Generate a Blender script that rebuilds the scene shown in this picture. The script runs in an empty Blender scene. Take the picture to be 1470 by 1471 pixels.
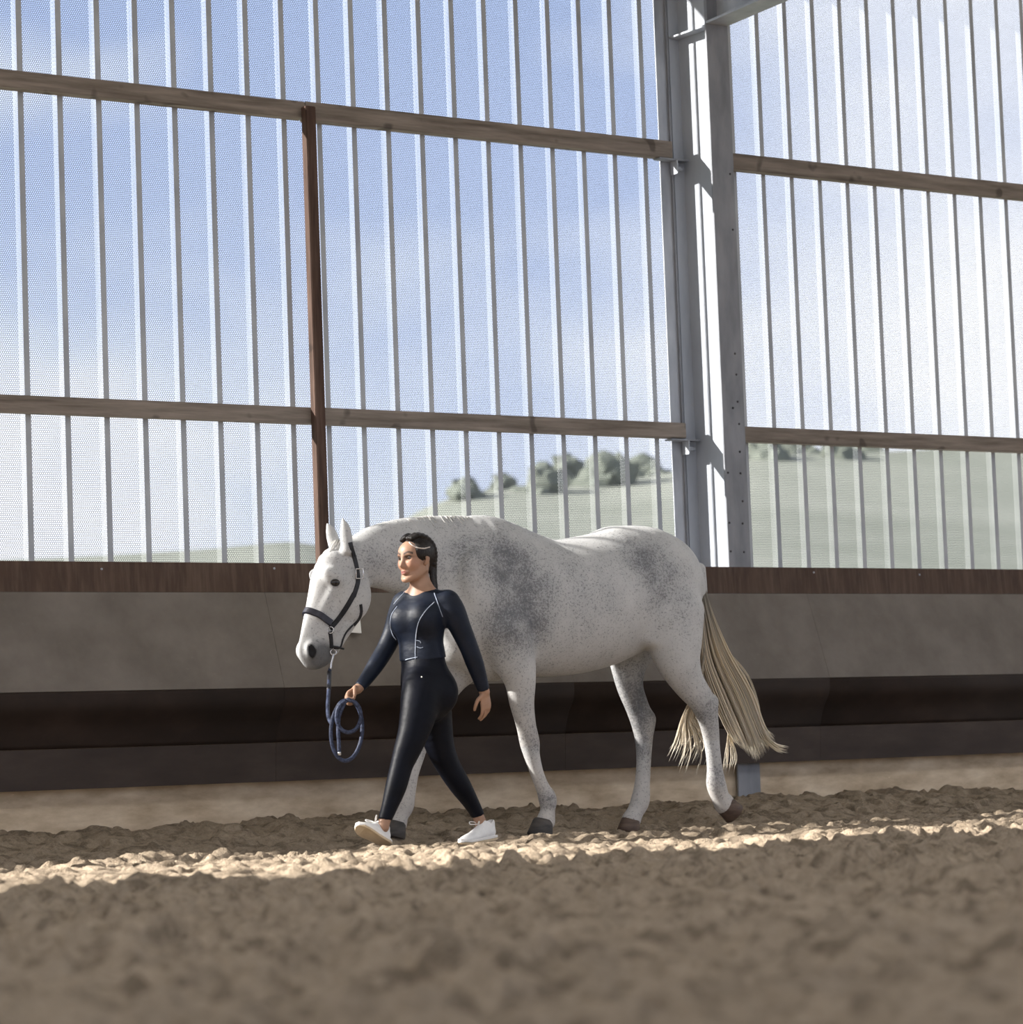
import bpy, bmesh, math, random
import numpy as np
from mathutils import Vector, Matrix
from mathutils.bvhtree import BVHTree

random.seed(7); rng = np.random.default_rng(11)
scene = bpy.context.scene
COL = scene.collection

# ------------------------------------------------------------------ camera
F = 4400.0                                   # focal length in pixels of the 1470 px frame
_s = .0372; _vp = np.array([6317., 130.])
_n = np.array([_s, 1., -(_vp[1] + _vp[0]*_s)/F]); _n /= np.linalg.norm(_n)
_d = np.array([_vp[0], _vp[1], F]); _d -= _n*np.dot(_n, _d); _d /= np.linalg.norm(_d)
RW = np.stack([_d, np.cross(-_n, _d), -_n])  # world = RW @ camera(x right, y down, z forward)
CAM = -(RW @ np.array([0, 0, 1.]))*19.3; CAM[2] = .40
def ray(px, py): return RW @ np.array([px-735., py-735.5, F])
def W(px, py, Y): r = ray(px, py); return CAM + r*((Y-CAM[1])/r[1])
def WX(px, py, X): r = ray(px, py); return CAM + r*((X-CAM[0])/r[0])
def SC(p): return F/float(np.dot(RW[:, 2], np.asarray(p)-CAM))

cd = bpy.data.cameras.new('camera'); cam = bpy.data.objects.new('camera', cd); COL.objects.link(cam)
cd.sensor_fit = 'HORIZONTAL'; cd.sensor_width = 36; cd.lens = F*36/1470; cd.clip_end = 2000
M = Matrix.Identity(4)
for i, v in enumerate((RW[:, 0], -RW[:, 1], -RW[:, 2])):
    for j in range(3): M[j][i] = v[j]
for j in range(3): M[j][3] = CAM[j]
cam.matrix_world = M
cd.dof.use_dof = True; cd.dof.focus_distance = 16.9; cd.dof.aperture_fstop = 3.3
scene.camera = cam

# ------------------------------------------------------------------ world, sun, exposure
wd = bpy.data.worlds.new('sky'); scene.world = wd; wd.use_nodes = True
nt = wd.node_tree; nt.nodes.clear()
def wn(t, **k):
    n = nt.nodes.new(t)
    for a, b in k.items(): setattr(n, a, b)
    return n
tc = wn('ShaderNodeTexCoord'); sep = wn('ShaderNodeSeparateXYZ'); nt.links.new(tc.outputs['Generated'], sep.inputs[0])
ramp = wn('ShaderNodeValToRGB'); nt.links.new(sep.outputs['Z'], ramp.inputs[0])
cr = ramp.color_ramp; cr.elements[0].position = 0.0; cr.elements[0].color = (.66, .70, .77, 1)
cr.elements[1].position = .9; cr.elements[1].color = (.10, .20, .46, 1)
e = cr.elements.new(.12); e.color = (.47, .56, .78, 1)
e = cr.elements.new(.35); e.color = (.27, .38, .64, 1)
mp = wn('ShaderNodeMapping'); mp.inputs['Scale'].default_value = (1, 1, 2.0); mp.inputs['Location'].default_value = (.37, .0, .15)
nt.links.new(tc.outputs['Generated'], mp.inputs[0])
nz = wn('ShaderNodeTexNoise'); nz.inputs['Scale'].default_value = 3.1; nz.inputs['Detail'].default_value = 4; nz.inputs['Roughness'].default_value = .5
nt.links.new(mp.outputs[0], nz.inputs['Vector'])
r2 = wn('ShaderNodeValToRGB'); r2.color_ramp.elements[0].position = .38; r2.color_ramp.elements[1].position = .62
nt.links.new(nz.outputs['Fac'], r2.inputs[0])
mx = wn('ShaderNodeMixRGB'); mx.inputs[2].default_value = (.88, .90, .95, 1)
nt.links.new(r2.outputs[0], mx.inputs[0]); nt.links.new(ramp.outputs[0], mx.inputs[1])
bg = wn('ShaderNodeBackground'); bg.inputs[1].default_value = 1.17
nt.links.new(mx.outputs[0], bg.inputs[0]); wo = wn('ShaderNodeOutputWorld'); nt.links.new(bg.outputs[0], wo.inputs[0])

sd = bpy.data.lights.new('sun', 'SUN'); sun = bpy.data.objects.new('sun', sd); COL.objects.link(sun)
TO_SUN = Vector((-1.0, .62, .63)).normalized()
sun.rotation_euler = TO_SUN.to_track_quat('Z', 'Y').to_euler(); sun.location = (-18, 11, 12)
sd.energy = 13.0; sd.angle = math.radians(.53); sd.color = (1, .96, .90)
vs = scene.view_settings; vs.view_transform = 'Standard'; vs.look = 'None'; vs.gamma = 1; vs.exposure = 0.42
vs.use_curve_mapping = False
scene.cycles.transparent_max_bounces = 24

# ------------------------------------------------------------------ helpers: objects
def tag(o, label=None, cat=None, group=None, kind=None):
    if label: o['label'] = label
    if cat: o['category'] = cat
    if group: o['group'] = group
    if kind: o['kind'] = kind
    return o
def empty(name, loc=(0, 0, 0)):
    o = bpy.data.objects.new(name, None); COL.objects.link(o); o.location = loc; o.empty_display_size = .1
    return o
def par(o, parent):
    if parent is not None:
        o.parent = parent
        if parent.type == 'EMPTY': o.matrix_parent_inverse = Matrix.Translation(parent.location).inverted() if parent.parent is None else Matrix.Identity(4)
    return o
def mesh_obj(name, verts, faces, mat, parent=None, smooth=False, uv=None):
    me = bpy.data.meshes.new(name); me.from_pydata([tuple(map(float, v)) for v in verts], [], [tuple(map(int, f)) for f in faces])
    if smooth: me.polygons.foreach_set('use_smooth', [True]*len(me.polygons))
    if uv is not None:
        ul = me.uv_layers.new(name='UVMap'); li = np.empty(len(me.loops), int); me.loops.foreach_get('vertex_index', li)
        ul.data.foreach_set('uv', np.asarray(uv, np.float32)[li].ravel())
    me.update(); o = bpy.data.objects.new(name, me); COL.objects.link(o)
    if mat: me.materials.append(mat)
    return par(o, parent)
def big_mesh(name, V, Q, mat, parent=None, attrs=None):
    me = bpy.data.meshes.new(name); V = np.asarray(V, np.float32); Q = np.asarray(Q, np.int32)
    me.vertices.add(len(V)); me.vertices.foreach_set('co', V.ravel())
    me.loops.add(Q.size); me.loops.foreach_set('vertex_index', Q.ravel())
    me.polygons.add(len(Q)); me.polygons.foreach_set('loop_start', np.arange(0, Q.size, 4, dtype=np.int32))
    me.polygons.foreach_set('use_smooth', np.ones(len(Q), bool))
    me.update(calc_edges=True)
    for k, a in (attrs or {}).items():
        a = np.asarray(a, np.float32)
        if a.ndim == 1: at = me.attributes.new(k, 'FLOAT', 'POINT'); at.data.foreach_set('value', a)
        else: at = me.attributes.new(k, 'FLOAT_COLOR', 'POINT'); at.data.foreach_set('color', np.c_[a, np.ones(len(a))].astype(np.float32).ravel())
    o = bpy.data.objects.new(name, me); COL.objects.link(o)
    if mat: me.materials.append(mat)
    return par(o, parent)
def box(name, lo, hi, mat, parent=None, bevel=0.0):
    bm = bmesh.new(); bmesh.ops.create_cube(bm, size=1)
    lo = np.array(lo); hi = np.array(hi)
    for v in bm.verts: v.co = Vector(lo + (np.array(v.co)+.5)*(hi-lo))
    if bevel: bmesh.ops.bevel(bm, geom=list(bm.edges), offset=bevel, segments=2, affect='EDGES', clamp_overlap=True)
    me = bpy.data.meshes.new(name); bm.to_mesh(me); bm.free(); o = bpy.data.objects.new(name, me); COL.objects.link(o)
    me.materials.append(mat); return par(o, parent)
def prism(name, prof, dirv, mat, parent=None):
    """closed polygon prof (list of 3D) extruded along dirv"""
    n = len(prof); V = [np.array(p, float) for p in prof] + [np.array(p, float)+np.array(dirv, float) for p in prof]
    Fc = [tuple(range(n))[::-1], tuple(range(n, 2*n))] + [(i, (i+1) % n, n+(i+1) % n, n+i) for i in range(n)]
    o = mesh_obj(name, V, Fc, mat, parent)
    bm = bmesh.new(); bm.from_mesh(o.data); bmesh.ops.recalc_face_normals(bm, faces=bm.faces); bm.to_mesh(o.data); bm.free()
    return o
def spline(pts, sub):
    """Catmull-Rom through rows"""
    P = np.asarray(pts, float); n = len(P)
    if n < 3 or sub <= 1:
        out = [P[0]]
        for i in range(n-1):
            for k in range(1, sub+1): out.append(P[i]+(P[i+1]-P[i])*k/sub)
        return np.array(out)
    out = []
    for i in range(n-1):
        p0 = P[i-1] if i > 0 else 2*P[0]-P[1]; p3 = P[i+2] if i+2 < n else 2*P[-1]-P[-2]
        for k in range(sub):
            t = k/sub
            out.append(.5*((2*P[i]) + (-p0+P[i+1])*t + (2*p0-5*P[i]+4*P[i+1]-p3)*t*t + (-p0+3*P[i]-3*P[i+1]+p3)*t**3))
    out.append(P[-1]); return np.array(out)
def tube_data(path, rad, seg=6, V=None, Fc=None, flat=None, closed=False):
    """append a tube along path (n,3) with radii; flat=(vec array, ratio) squashes"""
    V = [] if V is None else V; Fc = [] if Fc is None else Fc
    path = np.asarray(path, float); n = len(path); rad = np.broadcast_to(rad, (n,))
    T = np.gradient(path, axis=0) if not closed else (np.roll(path, -1, 0)-np.roll(path, 1, 0))
    T /= np.linalg.norm(T, axis=1)[:, None]+1e-12
    ref = np.array([0.31, .9, .23]); b0 = len(V); U = ref
    for i in range(n):
        U = U-T[i]*np.dot(U, T[i]); U /= np.linalg.norm(U)+1e-12; Bv = np.cross(T[i], U)
        for k in range(seg):
            a = 2*math.pi*k/seg; V.append(path[i]+rad[i]*(math.cos(a)*U+math.sin(a)*Bv))
    for i in range(n if closed else n-1):
        j = (i+1) % n
        for k in range(seg):
            k2 = (k+1) % seg; Fc.append((b0+i*seg+k, b0+i*seg+k2, b0+j*seg+k2, b0+j*seg+k))
    if not closed:
        Fc.append(tuple(b0+k for k in range(seg))[::-1]); Fc.append(tuple(b0+(n-1)*seg+k for k in range(seg)))
    return V, Fc
def tube(name, path, rad, mat, parent=None, seg=8, closed=False):
    V, Fc = tube_data(path, rad, seg, closed=closed); return mesh_obj(name, V, Fc, mat, parent, smooth=True)

# ------------------------------------------------------------------ helpers: materials
class NM:
    def __init__(s, name, rough=.7, spec=.3, base=(.5, .5, .5), metal=0.0):
        s.m = bpy.data.materials.new(name); s.m.use_nodes = True; s.t = s.m.node_tree; s.N = s.t.nodes
        s.b = s.N['Principled BSDF']; s.out = s.N['Material Output']
        s.b.inputs['Roughness'].default_value = rough; s.b.inputs['Specular IOR Level'].default_value = spec
        s.b.inputs['Base Color'].default_value = (*base, 1); s.b.inputs['Metallic'].default_value = metal
    def n(s, t, **k):
        x = s.N.new(t)
        for a, b in k.items():
            if a in ('operation', 'blend_type', 'data_type', 'attribute_name', 'noise_dimensions', 'use_clamp', 'feature', 'interpolation_type', 'wave_type', 'bands_direction'): setattr(x, a, b)
            else: x.inputs[a].default_value = b
        return x
    def L(s, a, b): s.t.links.new(a, b)
    def coord(s, scale=(1, 1, 1), kind='Object'):
        c = s.n('ShaderNodeTexCoord'); m = s.n('ShaderNodeMapping'); m.inputs['Scale'].default_value = scale
        s.L(c.outputs[kind], m.inputs[0]); return m.outputs[0]
    def noise(s, vec, scale, detail=4, rough=.55):
        x = s.n('ShaderNodeTexNoise'); x.inputs['Scale'].default_value = scale; x.inputs['Detail'].default_value = detail
        x.inputs['Roughness'].default_value = rough; s.L(vec, x.inputs['Vector']); return x.outputs['Fac']
    def ramp(s, fac, stops):
        r = s.n('ShaderNodeValToRGB'); c = r.color_ramp
        while len(c.elements) < len(stops): c.elements.new(.5)
        for el, (p, col) in zip(c.elements, stops):
            el.position = p; el.color = (*col, 1) if not isinstance(col, (int, float)) else (col, col, col, 1)
        s.L(fac, r.inputs[0]); return r.outputs[0]
    def mix(s, fac, a, b, blend='MIX'):
        x = s.n('ShaderNodeMixRGB'); x.blend_type = blend
        for i, v in ((0, fac), (1, a), (2, b)):
            if hasattr(v, 'is_linked') or hasattr(v, 'links'): s.L(v, x.inputs[i])
            elif isinstance(v, (int, float)): x.inputs[i].default_value = v if i == 0 else (v, v, v, 1)
            else: x.inputs[i].default_value = (*v, 1)
        return x.outputs[0]
    def math(s, op, a, b=0.0, c=0.0):
        x = s.n('ShaderNodeMath'); x.operation = op
        for i, v in enumerate((a, b, c)):
            if isinstance(v, (int, float)): x.inputs[i].default_value = v
            else: s.L(v, x.inputs[i])
        return x.outputs[0]
    def color(s, o): s.L(o, s.b.inputs['Base Color']); return s
    def bump(s, h, strength=.3, dist=.01):
        x = s.n('ShaderNodeBump'); x.inputs['Strength'].default_value = strength; x.inputs['Distance'].default_value = dist
        s.L(h, x.inputs['Height']); s.L(x.outputs[0], s.b.inputs['Normal']); return s
    def attr(s, name, out='Fac'):
        a = s.n('ShaderNodeAttribute'); a.attribute_name = name; return a.outputs[out]
def simple(name, c1, c2, scale=8, rough=.7, spec=.3, stretch=(1, 1, 1), bump=0., bd=.004, metal=0., detail=5, lo=.35, hi=.65):
    m = NM(name, rough, spec, c1, metal); v = m.coord(stretch); f = m.noise(v, scale, detail)
    m.color(m.ramp(f, [(lo, c1), (hi, c2)]))
    if bump: m.bump(m.noise(v, scale*2.5, 5), bump, bd)
    return m.m

# ------------------------------------------------------------------ helpers: implicit surfaces
class Field:
    def __init__(s, xs, ys, zs):
        s.t = [np.asarray(v, np.float32) for v in (xs, ys, zs)]; s.d = np.full([len(v) for v in s.t], .5, np.float32)
    def sl(s, lo, hi):
        r = []
        for t, a, b in zip(s.t, lo, hi):
            i = max(int(np.searchsorted(t, a))-1, 0); j = min(int(np.searchsorted(t, b))+1, len(t)); r.append(slice(i, max(j, i)))
        return tuple(r)
    def seg(s, T, off, p0, p1, a0, a1, b0, b1, side, m):
        p0 = np.asarray(p0, float); p1 = np.asarray(p1, float)
        R = max(a0, a1, b0, b1)+m; lo = np.minimum(p0, p1)-R; hi = np.maximum(p0, p1)+R
        g = s.sl(lo, hi); g2 = tuple(slice(max(a.start-o.start, 0), max(a.stop-o.start, 0)) for a, o in zip(g, off))
        g = tuple(slice(a.start+o.start, min(a.stop+o.start, o.stop)) for a, o in zip(g2, off))
        x, y, z = (s.t[i][g[i]] for i in range(3))
        if not (len(x) and len(y) and len(z)): return
        x = x[:, None, None]-np.float32(p0[0]); y = y[None, :, None]-np.float32(p0[1]); z = z[None, None, :]-np.float32(p0[2])
        u = p1-p0; L = np.linalg.norm(u)
        if L < 1e-6: u = np.array([0, 0, 1.]); L = 1e-6
        else: u = u/L
        sv = np.asarray(side, float); sv = sv-u*np.dot(sv, u)
        if np.linalg.norm(sv) < 1e-4: sv = np.cross(u, [.3, .5, .8])
        sv /= np.linalg.norm(sv); v = np.cross(u, sv)
        dot = lambda w: x*np.float32(w[0])+y*np.float32(w[1])+z*np.float32(w[2])
        t = dot(u); tcl = np.clip(t, 0, L); la = dot(sv); lb = dot(v); lc = t-tcl; f = tcl/np.float32(L)
        a = a0+(a1-a0)*f; b = b0+(b1-b0)*f; c = np.minimum(a, b)
        qa = (la/a)**2; qb = (lb/b)**2; qc = (lc/c)**2
        k0 = np.sqrt(qa+qb+qc); k1 = np.sqrt(qa/a**2+qb/b**2+qc/c**2)+1e-5
        T[g2] = np.minimum(T[g2], k0*(k0-1)/k1)
    def chain(s, P, side=(0, 1, 0), sub=4, k=.02, sub_op=False, grow=0.0, m=None):
        """P rows: x y z a b (a along side, b across)"""
        P = np.asarray(P, float)
        if len(P) == 1: P = np.vstack([P, P+[0, 0, 1e-4, 0, 0]])
        Q = spline(P, sub) if len(P) > 2 else P
        Q[:, 3:] = np.maximum(Q[:, 3:]+grow, .002)
        m = (k+.03) if m is None else m; R = Q[:, 3:].max()+m
        g = s.sl(Q[:, :3].min(0)-R, Q[:, :3].max(0)+R)
        T = np.full([q.stop-q.start for q in g], .5, np.float32)
        for i in range(len(Q)-1): s.seg(T, g, Q[i, :3], Q[i+1, :3], Q[i, 3], Q[i+1, 3], Q[i, 4], Q[i+1, 4], side, m)
        s.blend(g, T, k, sub_op)
    def ell(s, c, r, axes=None, k=.02, sub_op=False):
        """ellipsoid centre c, radii r along axes rows"""
        c = np.asarray(c, float); r = np.asarray(r, float); A = np.eye(3) if axes is None else np.asarray(axes, float)
        R = r.max()+k+.03; g = s.sl(c-R, c+R)
        x, y, z = (s.t[i][g[i]] for i in range(3)); x = x[:, None, None]-np.float32(c[0]); y = y[None, :, None]-np.float32(c[1]); z = z[None, None, :]-np.float32(c[2])
        k0 = 0; k1 = 0
        for i in range(3):
            q = x*np.float32(A[i][0])+y*np.float32(A[i][1])+z*np.float32(A[i][2]); k0 = k0+(q/r[i])**2; k1 = k1+(q/r[i]**2)**2
        k0 = np.sqrt(k0); k1 = np.sqrt(k1)+1e-5
        s.blend(g, (k0*(k0-1)/k1).astype(np.float32), k, sub_op)
    def blend(s, g, T, k, sub_op):
        D = s.d[g]
        if sub_op:   # smooth subtraction
            h = np.clip(.5-.5*(D+T)/k, 0, 1); s.d[g] = D+(-T-D)*h+k*h*(1-h)
        else:
            h = np.clip(.5+.5*(T-D)/k, 0, 1); s.d[g] = T+(D-T)*h-k*h*(1-h)
    def cut(s, p, n):
        """keep the side opposite to n"""
        x, y, z = s.t; n = np.asarray(n, float); n /= np.linalg.norm(n)
        q = (x[:, None, None]-p[0])*n[0]+(y[None, :, None]-p[1])*n[1]+(z[None, None, :]-p[2])*n[2]
        s.d = np.maximum(s.d, q.astype(np.float32))
    def nets(s, smooth=1):
        d = s.d; o = d < 0; nx, ny, nz = d.shape
        c = np.zeros((nx-1, ny-1, nz-1), np.uint8)
        for i in (0, 1):
            for j in (0, 1):
                for k in (0, 1): c += o[i:nx-1+i, j:ny-1+j, k:nz-1+k]
        I, J, K = np.nonzero((c > 0) & (c < 8)); n = len(I)
        idx = np.full(c.shape, -1, np.int32); idx[I, J, K] = np.arange(n)
        acc = np.zeros((n, 3)); cnt = np.zeros(n); X, Y, Z = s.t
        for ax in range(3):
            for u in (0, 1):
                for v in (0, 1):
                    o0 = [0, 0, 0]; oth = [a for a in range(3) if a != ax]; o0[oth[0]] = u; o0[oth[1]] = v; o1 = list(o0); o1[ax] = 1
                    A = d[I+o0[0], J+o0[1], K+o0[2]]; B = d[I+o1[0], J+o1[1], K+o1[2]]; m = (A < 0) != (B < 0)
                    t = np.where(m, A/(np.where(m, A-B, 1)), 0)
                    p0 = np.c_[X[I+o0[0]], Y[J+o0[1]], Z[K+o0[2]]]; p1 = np.c_[X[I+o1[0]], Y[J+o1[1]], Z[K+o1[2]]]
                    acc += np.where(m[:, None], p0+(p1-p0)*t[:, None], 0); cnt += m
        V = acc/cnt[:, None]; Q = []
        for ax in range(3):
            sl0 = [slice(None)]*3; sl1 = [slice(None)]*3; sl0[ax] = slice(0, -1); sl1[ax] = slice(1, None)
            a = o[tuple(sl0)]; b = o[tuple(sl1)]; E = np.array(np.nonzero(a != b)).T; inside = a[tuple(E.T)]
            o1, o2 = [(1, 2), (2, 0), (0, 1)][ax]
            ok = (E[:, o1] > 0) & (E[:, o2] > 0) & (E[:, o1] < c.shape[o1]) & (E[:, o2] < c.shape[o2]); E = E[ok]; inside = inside[ok]
            def cell(d1, d2):
                e = E.copy(); e[:, o1] -= d1; e[:, o2] -= d2; return idx[e[:, 0], e[:, 1], e[:, 2]]
            q = np.c_[cell(1, 1), cell(0, 1), cell(0, 0), cell(1, 0)]; q[~inside] = q[~inside][:, ::-1]; Q.append(q)
        Q = np.vstack(Q)
        for _ in range(smooth):
            S = np.zeros_like(V); C = np.zeros(n)
            for a in range(4):
                for b in (1, 3):
                    np.add.at(S, Q[:, a], V[Q[:, (a+b) % 4]]); np.add.at(C, Q[:, a], 1)
            V = V*.4+.6*S/np.maximum(C, 1)[:, None]
        return V, Q
def ticks(lo, hi, base, fine=()):
    t = [lo]
    while t[-1] < hi:
        st = base
        for a, b, f in fine:
            if a <= t[-1] <= b: st = min(st, f)
        t.append(t[-1]+st)
    return np.array(t)
def pc(px, py, Y, a, b, g=0.0):
    """chain row from a photo point on the plane Y, half sizes given in photo pixels"""
    p = W(px, py, Y); s = SC(p); return [*p, a/s+g, b/s+g]
def bvh(o): return BVHTree.FromPolygons([v.co for v in o.data.vertices], [p.vertices for p in o.data.polygons])
def hit(tree, px, py, lift=.004):
    r = Vector(ray(px, py)).normalized(); h = tree.ray_cast(Vector(CAM), r)
    return None if h[0] is None else np.array(h[0]+h[1]*lift)
def noise2(x, y, cell, seed):
    g = np.random.default_rng(seed).random((256, 256)); u = x/cell; v = y/cell; i = np.floor(u).astype(int); j = np.floor(v).astype(int); f = u-i; h = v-j
    f = f*f*(3-2*f); h = h*h*(3-2*h); G = lambda a, b: g[a % 256, b % 256]
    return (G(i, j)*(1-f)+G(i+1, j)*f)*(1-h)+(G(i, j+1)*(1-f)+G(i+1, j+1)*f)*h

# ================================================================== materials of the setting
def perforated():
    m = NM('perforated_sheet', .45, .4, (.13, .138, .148), .2)
    uv = m.n('ShaderNodeTexCoord').outputs['UV']; sp = m.n('ShaderNodeSeparateXYZ'); m.L(uv, sp.inputs[0])
    p = .0132; q = p*math.sqrt(3)
    def dots(ou, ov):
        a = m.math('SUBTRACT', m.math('FRACT', m.math('ADD', m.math('DIVIDE', sp.outputs[0], p), ou)), .5)
        b = m.math('SUBTRACT', m.math('FRACT', m.math('ADD', m.math('DIVIDE', sp.outputs[1], q), ov)), .5)
        a = m.math('MULTIPLY', a, p); b = m.math('MULTIPLY', b, q)
        return m.math('ADD', m.math('MULTIPLY', a, a), m.math('MULTIPLY', b, b))
    d = m.math('MINIMUM', dots(0, 0), dots(.5, .5))
    hole = m.math('LESS_THAN', d, (.0056)**2)
    t = m.n('ShaderNodeBsdfTransparent'); mxs = m.n('ShaderNodeMixShader')
    m.L(hole, mxs.inputs[0]); m.L(m.b.outputs[0], mxs.inputs[1]); m.L(t.outputs[0], mxs.inputs[2]); m.L(mxs.outputs[0], m.out.inputs[0])
    return m.m
M_SHEET = perforated()
M_RIB = simple('rib_metal', (.34, .36, .39), (.44, .46, .48), 3, .5, .4, metal=.2)
M_GALV = simple('galvanised_steel', (.30, .32, .36), (.47, .49, .53), 7, .5, .4, (1, 1, .35), metal=.3, lo=.3, hi=.7)
M_GALVD = simple('dull_steel', (0.1768, 0.1856, 0.2077), (0.2917, 0.3006, 0.3271), 9, .6, .3, (1, 1, .3), metal=.2, lo=.3, hi=.7)
M_BOLT = simple('bolt_steel', (.03, .03, .035), (.06, .06, .07), 20, .6, .3)
M_WEB = simple('galvanised_web', (.32, .345, .39), (.38, .405, .45), 5, .5, .4, (1, 1, .4), metal=.1)
def timber(name, c1, c2, c3, axis):
    m = NM(name, .8, .2); st = [10, 10, 10]; st[axis] = .7
    v = m.coord(tuple(st)); f = m.noise(v, 3.0, 6, .6); col = m.ramp(f, [(.3, c1), (.5, c2), (.72, c3)])
    kn = m.noise(m.coord((3, 3, 3)), 2.2, 1); col = m.mix(m.ramp(kn, [(.66, 0.), (.72, .6)]), col, (c1[0]*.35, c1[1]*.35, c1[2]*.35))
    m.color(col); m.bump(f, .25, .006); return m.m
M_RAIL = timber('weathered_timber', (0.1310, 0.1076, 0.0889), (0.2200, 0.1872, 0.1591), (0.3182, 0.2714, 0.2340), 0)
M_POST = timber('brown_post_timber', (.042, .027, .021), (.082, .05, .038), (.13, .085, .066), 2)
def stained(name, c1, c2, c3, sc=5, stretch=(1, 1, 1), rough=.65, drip=None):
    m = NM(name, rough, .25); v = m.coord(stretch); f = m.noise(v, sc, 7, .62); col = m.ramp(f, [(.28, c1), (.5, c2), (.74, c3)])
    if drip:
        g = m.noise(m.coord((14, 14, .9)), 2.5, 5, .6); col = m.mix(m.ramp(g, [(.45, 0.), (.7, .65)]), col, drip)
    sc2 = m.noise(m.coord((2, 2, 9)), 6, 3, .7); col = m.mix(m.ramp(sc2, [(.68, 0.), (.76, .25)]), col, (c3[0]*1.6, c3[1]*1.6, c3[2]*1.6))
    m.color(col); m.bump(f, .15, .006); return m.m
M_PLANK = stained('red_brown_plank', (0.0442, 0.0258, 0.0177), (0.0714, 0.0422, 0.0292), (0.1020, 0.0666, 0.0476), 4, (1.5, 1, .5), .6, (0.1292, 0.0884, 0.0646))
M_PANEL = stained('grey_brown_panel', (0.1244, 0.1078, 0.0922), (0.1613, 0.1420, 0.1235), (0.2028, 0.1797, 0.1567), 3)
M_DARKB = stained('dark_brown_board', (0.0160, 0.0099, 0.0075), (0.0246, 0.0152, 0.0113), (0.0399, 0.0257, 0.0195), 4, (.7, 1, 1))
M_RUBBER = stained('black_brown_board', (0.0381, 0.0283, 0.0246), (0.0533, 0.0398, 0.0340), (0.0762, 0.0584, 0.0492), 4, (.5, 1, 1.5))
M_SILL = stained('sandy_concrete', (0.4000, 0.3063, 0.2063), (0.6000, 0.4813, 0.3438), (0.8000, 0.6750, 0.5125), 4, (.8, 1, 2.2), .85)
M_ROOF = simple('roof_sheet', (.62, .61, .58), (.70, .69, .66), 2, .7)
M_WHITE = simple('white_plate', (.80, .79, .77), (.86, .86, .84), 5, .5)
def sand_mat():
    m = NM('arena_sand', .95, .1); v = m.coord()
    f = m.noise(v, 2.2, 8, .62); g = m.noise(v, 26, 6, .7); h = m.noise(v, 130, 3, .7)
    col = m.ramp(f, [(.30, (0.276, 0.215, 0.155)), (.52, (0.355, 0.282, 0.209)), (.72, (0.435, 0.350, 0.261))])
    col = m.mix(.55, col, m.ramp(g, [(.32, (0.201, 0.157, 0.113)), (.5, (0.366, 0.292, 0.216)), (.72, (0.530, 0.435, 0.329))]))
    cl = m.noise(m.coord((1, 1, 1)), 9.5, 4, .62); col = m.mix(m.ramp(cl, [(.50, 0.), (.62, .80)]), col, (0.090, 0.066, 0.043))
    col = m.mix(.30, col, m.ramp(h, [(.35, (0.159, 0.123, 0.088)), (.6, (0.488, 0.400, 0.297))]))
    m.color(col); m.bump(m.math('ADD', g, m.math('MULTIPLY', h, .4)), .9, .022); return m.m
M_SAND = sand_mat()

# ================================================================== floor: raked sand, banked up against the boards
FEET = [(780, 1203, -1.88), (570, 1203, -1.55), (905, 1196, -1.55), (541, 1221, -2.60), (668, 1216, -2.42)]
xs = np.r_[np.arange(-120, -40, 8.0), np.arange(-40, -10, 2.0), ticks(-10, 5.5, .028, [(-4.6, 2.6, .017)]), np.arange(6, 40, 2.0), np.arange(40, 120, 8.0)]
ys = np.r_[np.r_[np.arange(-150, -30, 8.0), np.arange(-30, -13, 1.5)], ticks(-12.6, -6, .034), ticks(-5.97, -.36, .026, [(-5.0, -1.0, .017)])]
GX, GY = np.meshgrid(xs, ys, indexing='ij')
def sand_h(x, y):
    t = np.clip((y+1.75)/1.15, 0, 1); z = .135*t*t*(3-2*t)*(.85+.3*noise2(x, y, .9, 3))
    amp = np.clip((y+14)/3, .2, 1)
    n = (noise2(x, y, .75, 1)-.5)*.022+(noise2(x, y, .27, 2)-.5)*.018
    th = lambda q, a, w: np.clip((q-a)/w, 0, 1)**2*(3-2*np.clip((q-a)/w, 0, 1))
    wx = x+.05*noise2(x, y, .13, 9)+.02*noise2(x, y, .05, 12); wy = y+.05*noise2(x, y, .13, 10)+.02*noise2(x, y, .05, 13)
    n = n+.015*th(noise2(wx, wy, .16, 4), .55, .25)+.017*th(noise2(wx, wy, .085, 5), .55, .22)+.014*th(noise2(wx, wy, .048, 7), .52, .25)
    n = n-.020*th(noise2(wx, wy, .20, 6), .60, .25)+(noise2(x, y, .03, 14)-.5)*.008
    n = n*amp*(1+.8*np.clip((-4.0-y)/3, 0, 1))-.010
    z = z+n*(.9+.45*noise2(x, y, 1.3, 8))-.006
    for px, py, Y in FEET:
        p = W(px, py, Y); w = np.exp(-((x-p[0])**2+(y-p[1])**2)/.085**2); z = z*(1-w)+w*(p[2]+.004)
    return z
GZ = sand_h(GX, GY); nx, ny = GX.shape; ii = np.arange(nx*ny).reshape(nx, ny)
big_mesh('floor', np.c_[GX.ravel(), GY.ravel(), GZ.ravel()], np.c_[ii[:-1, :-1].ravel(), ii[1:, :-1].ravel(), ii[1:, 1:].ravel(), ii[:-1, 1:].ravel()], M_SAND)
tag(bpy.data.objects['floor'], 'brown arena sand churned into small clods', kind='structure')

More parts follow.
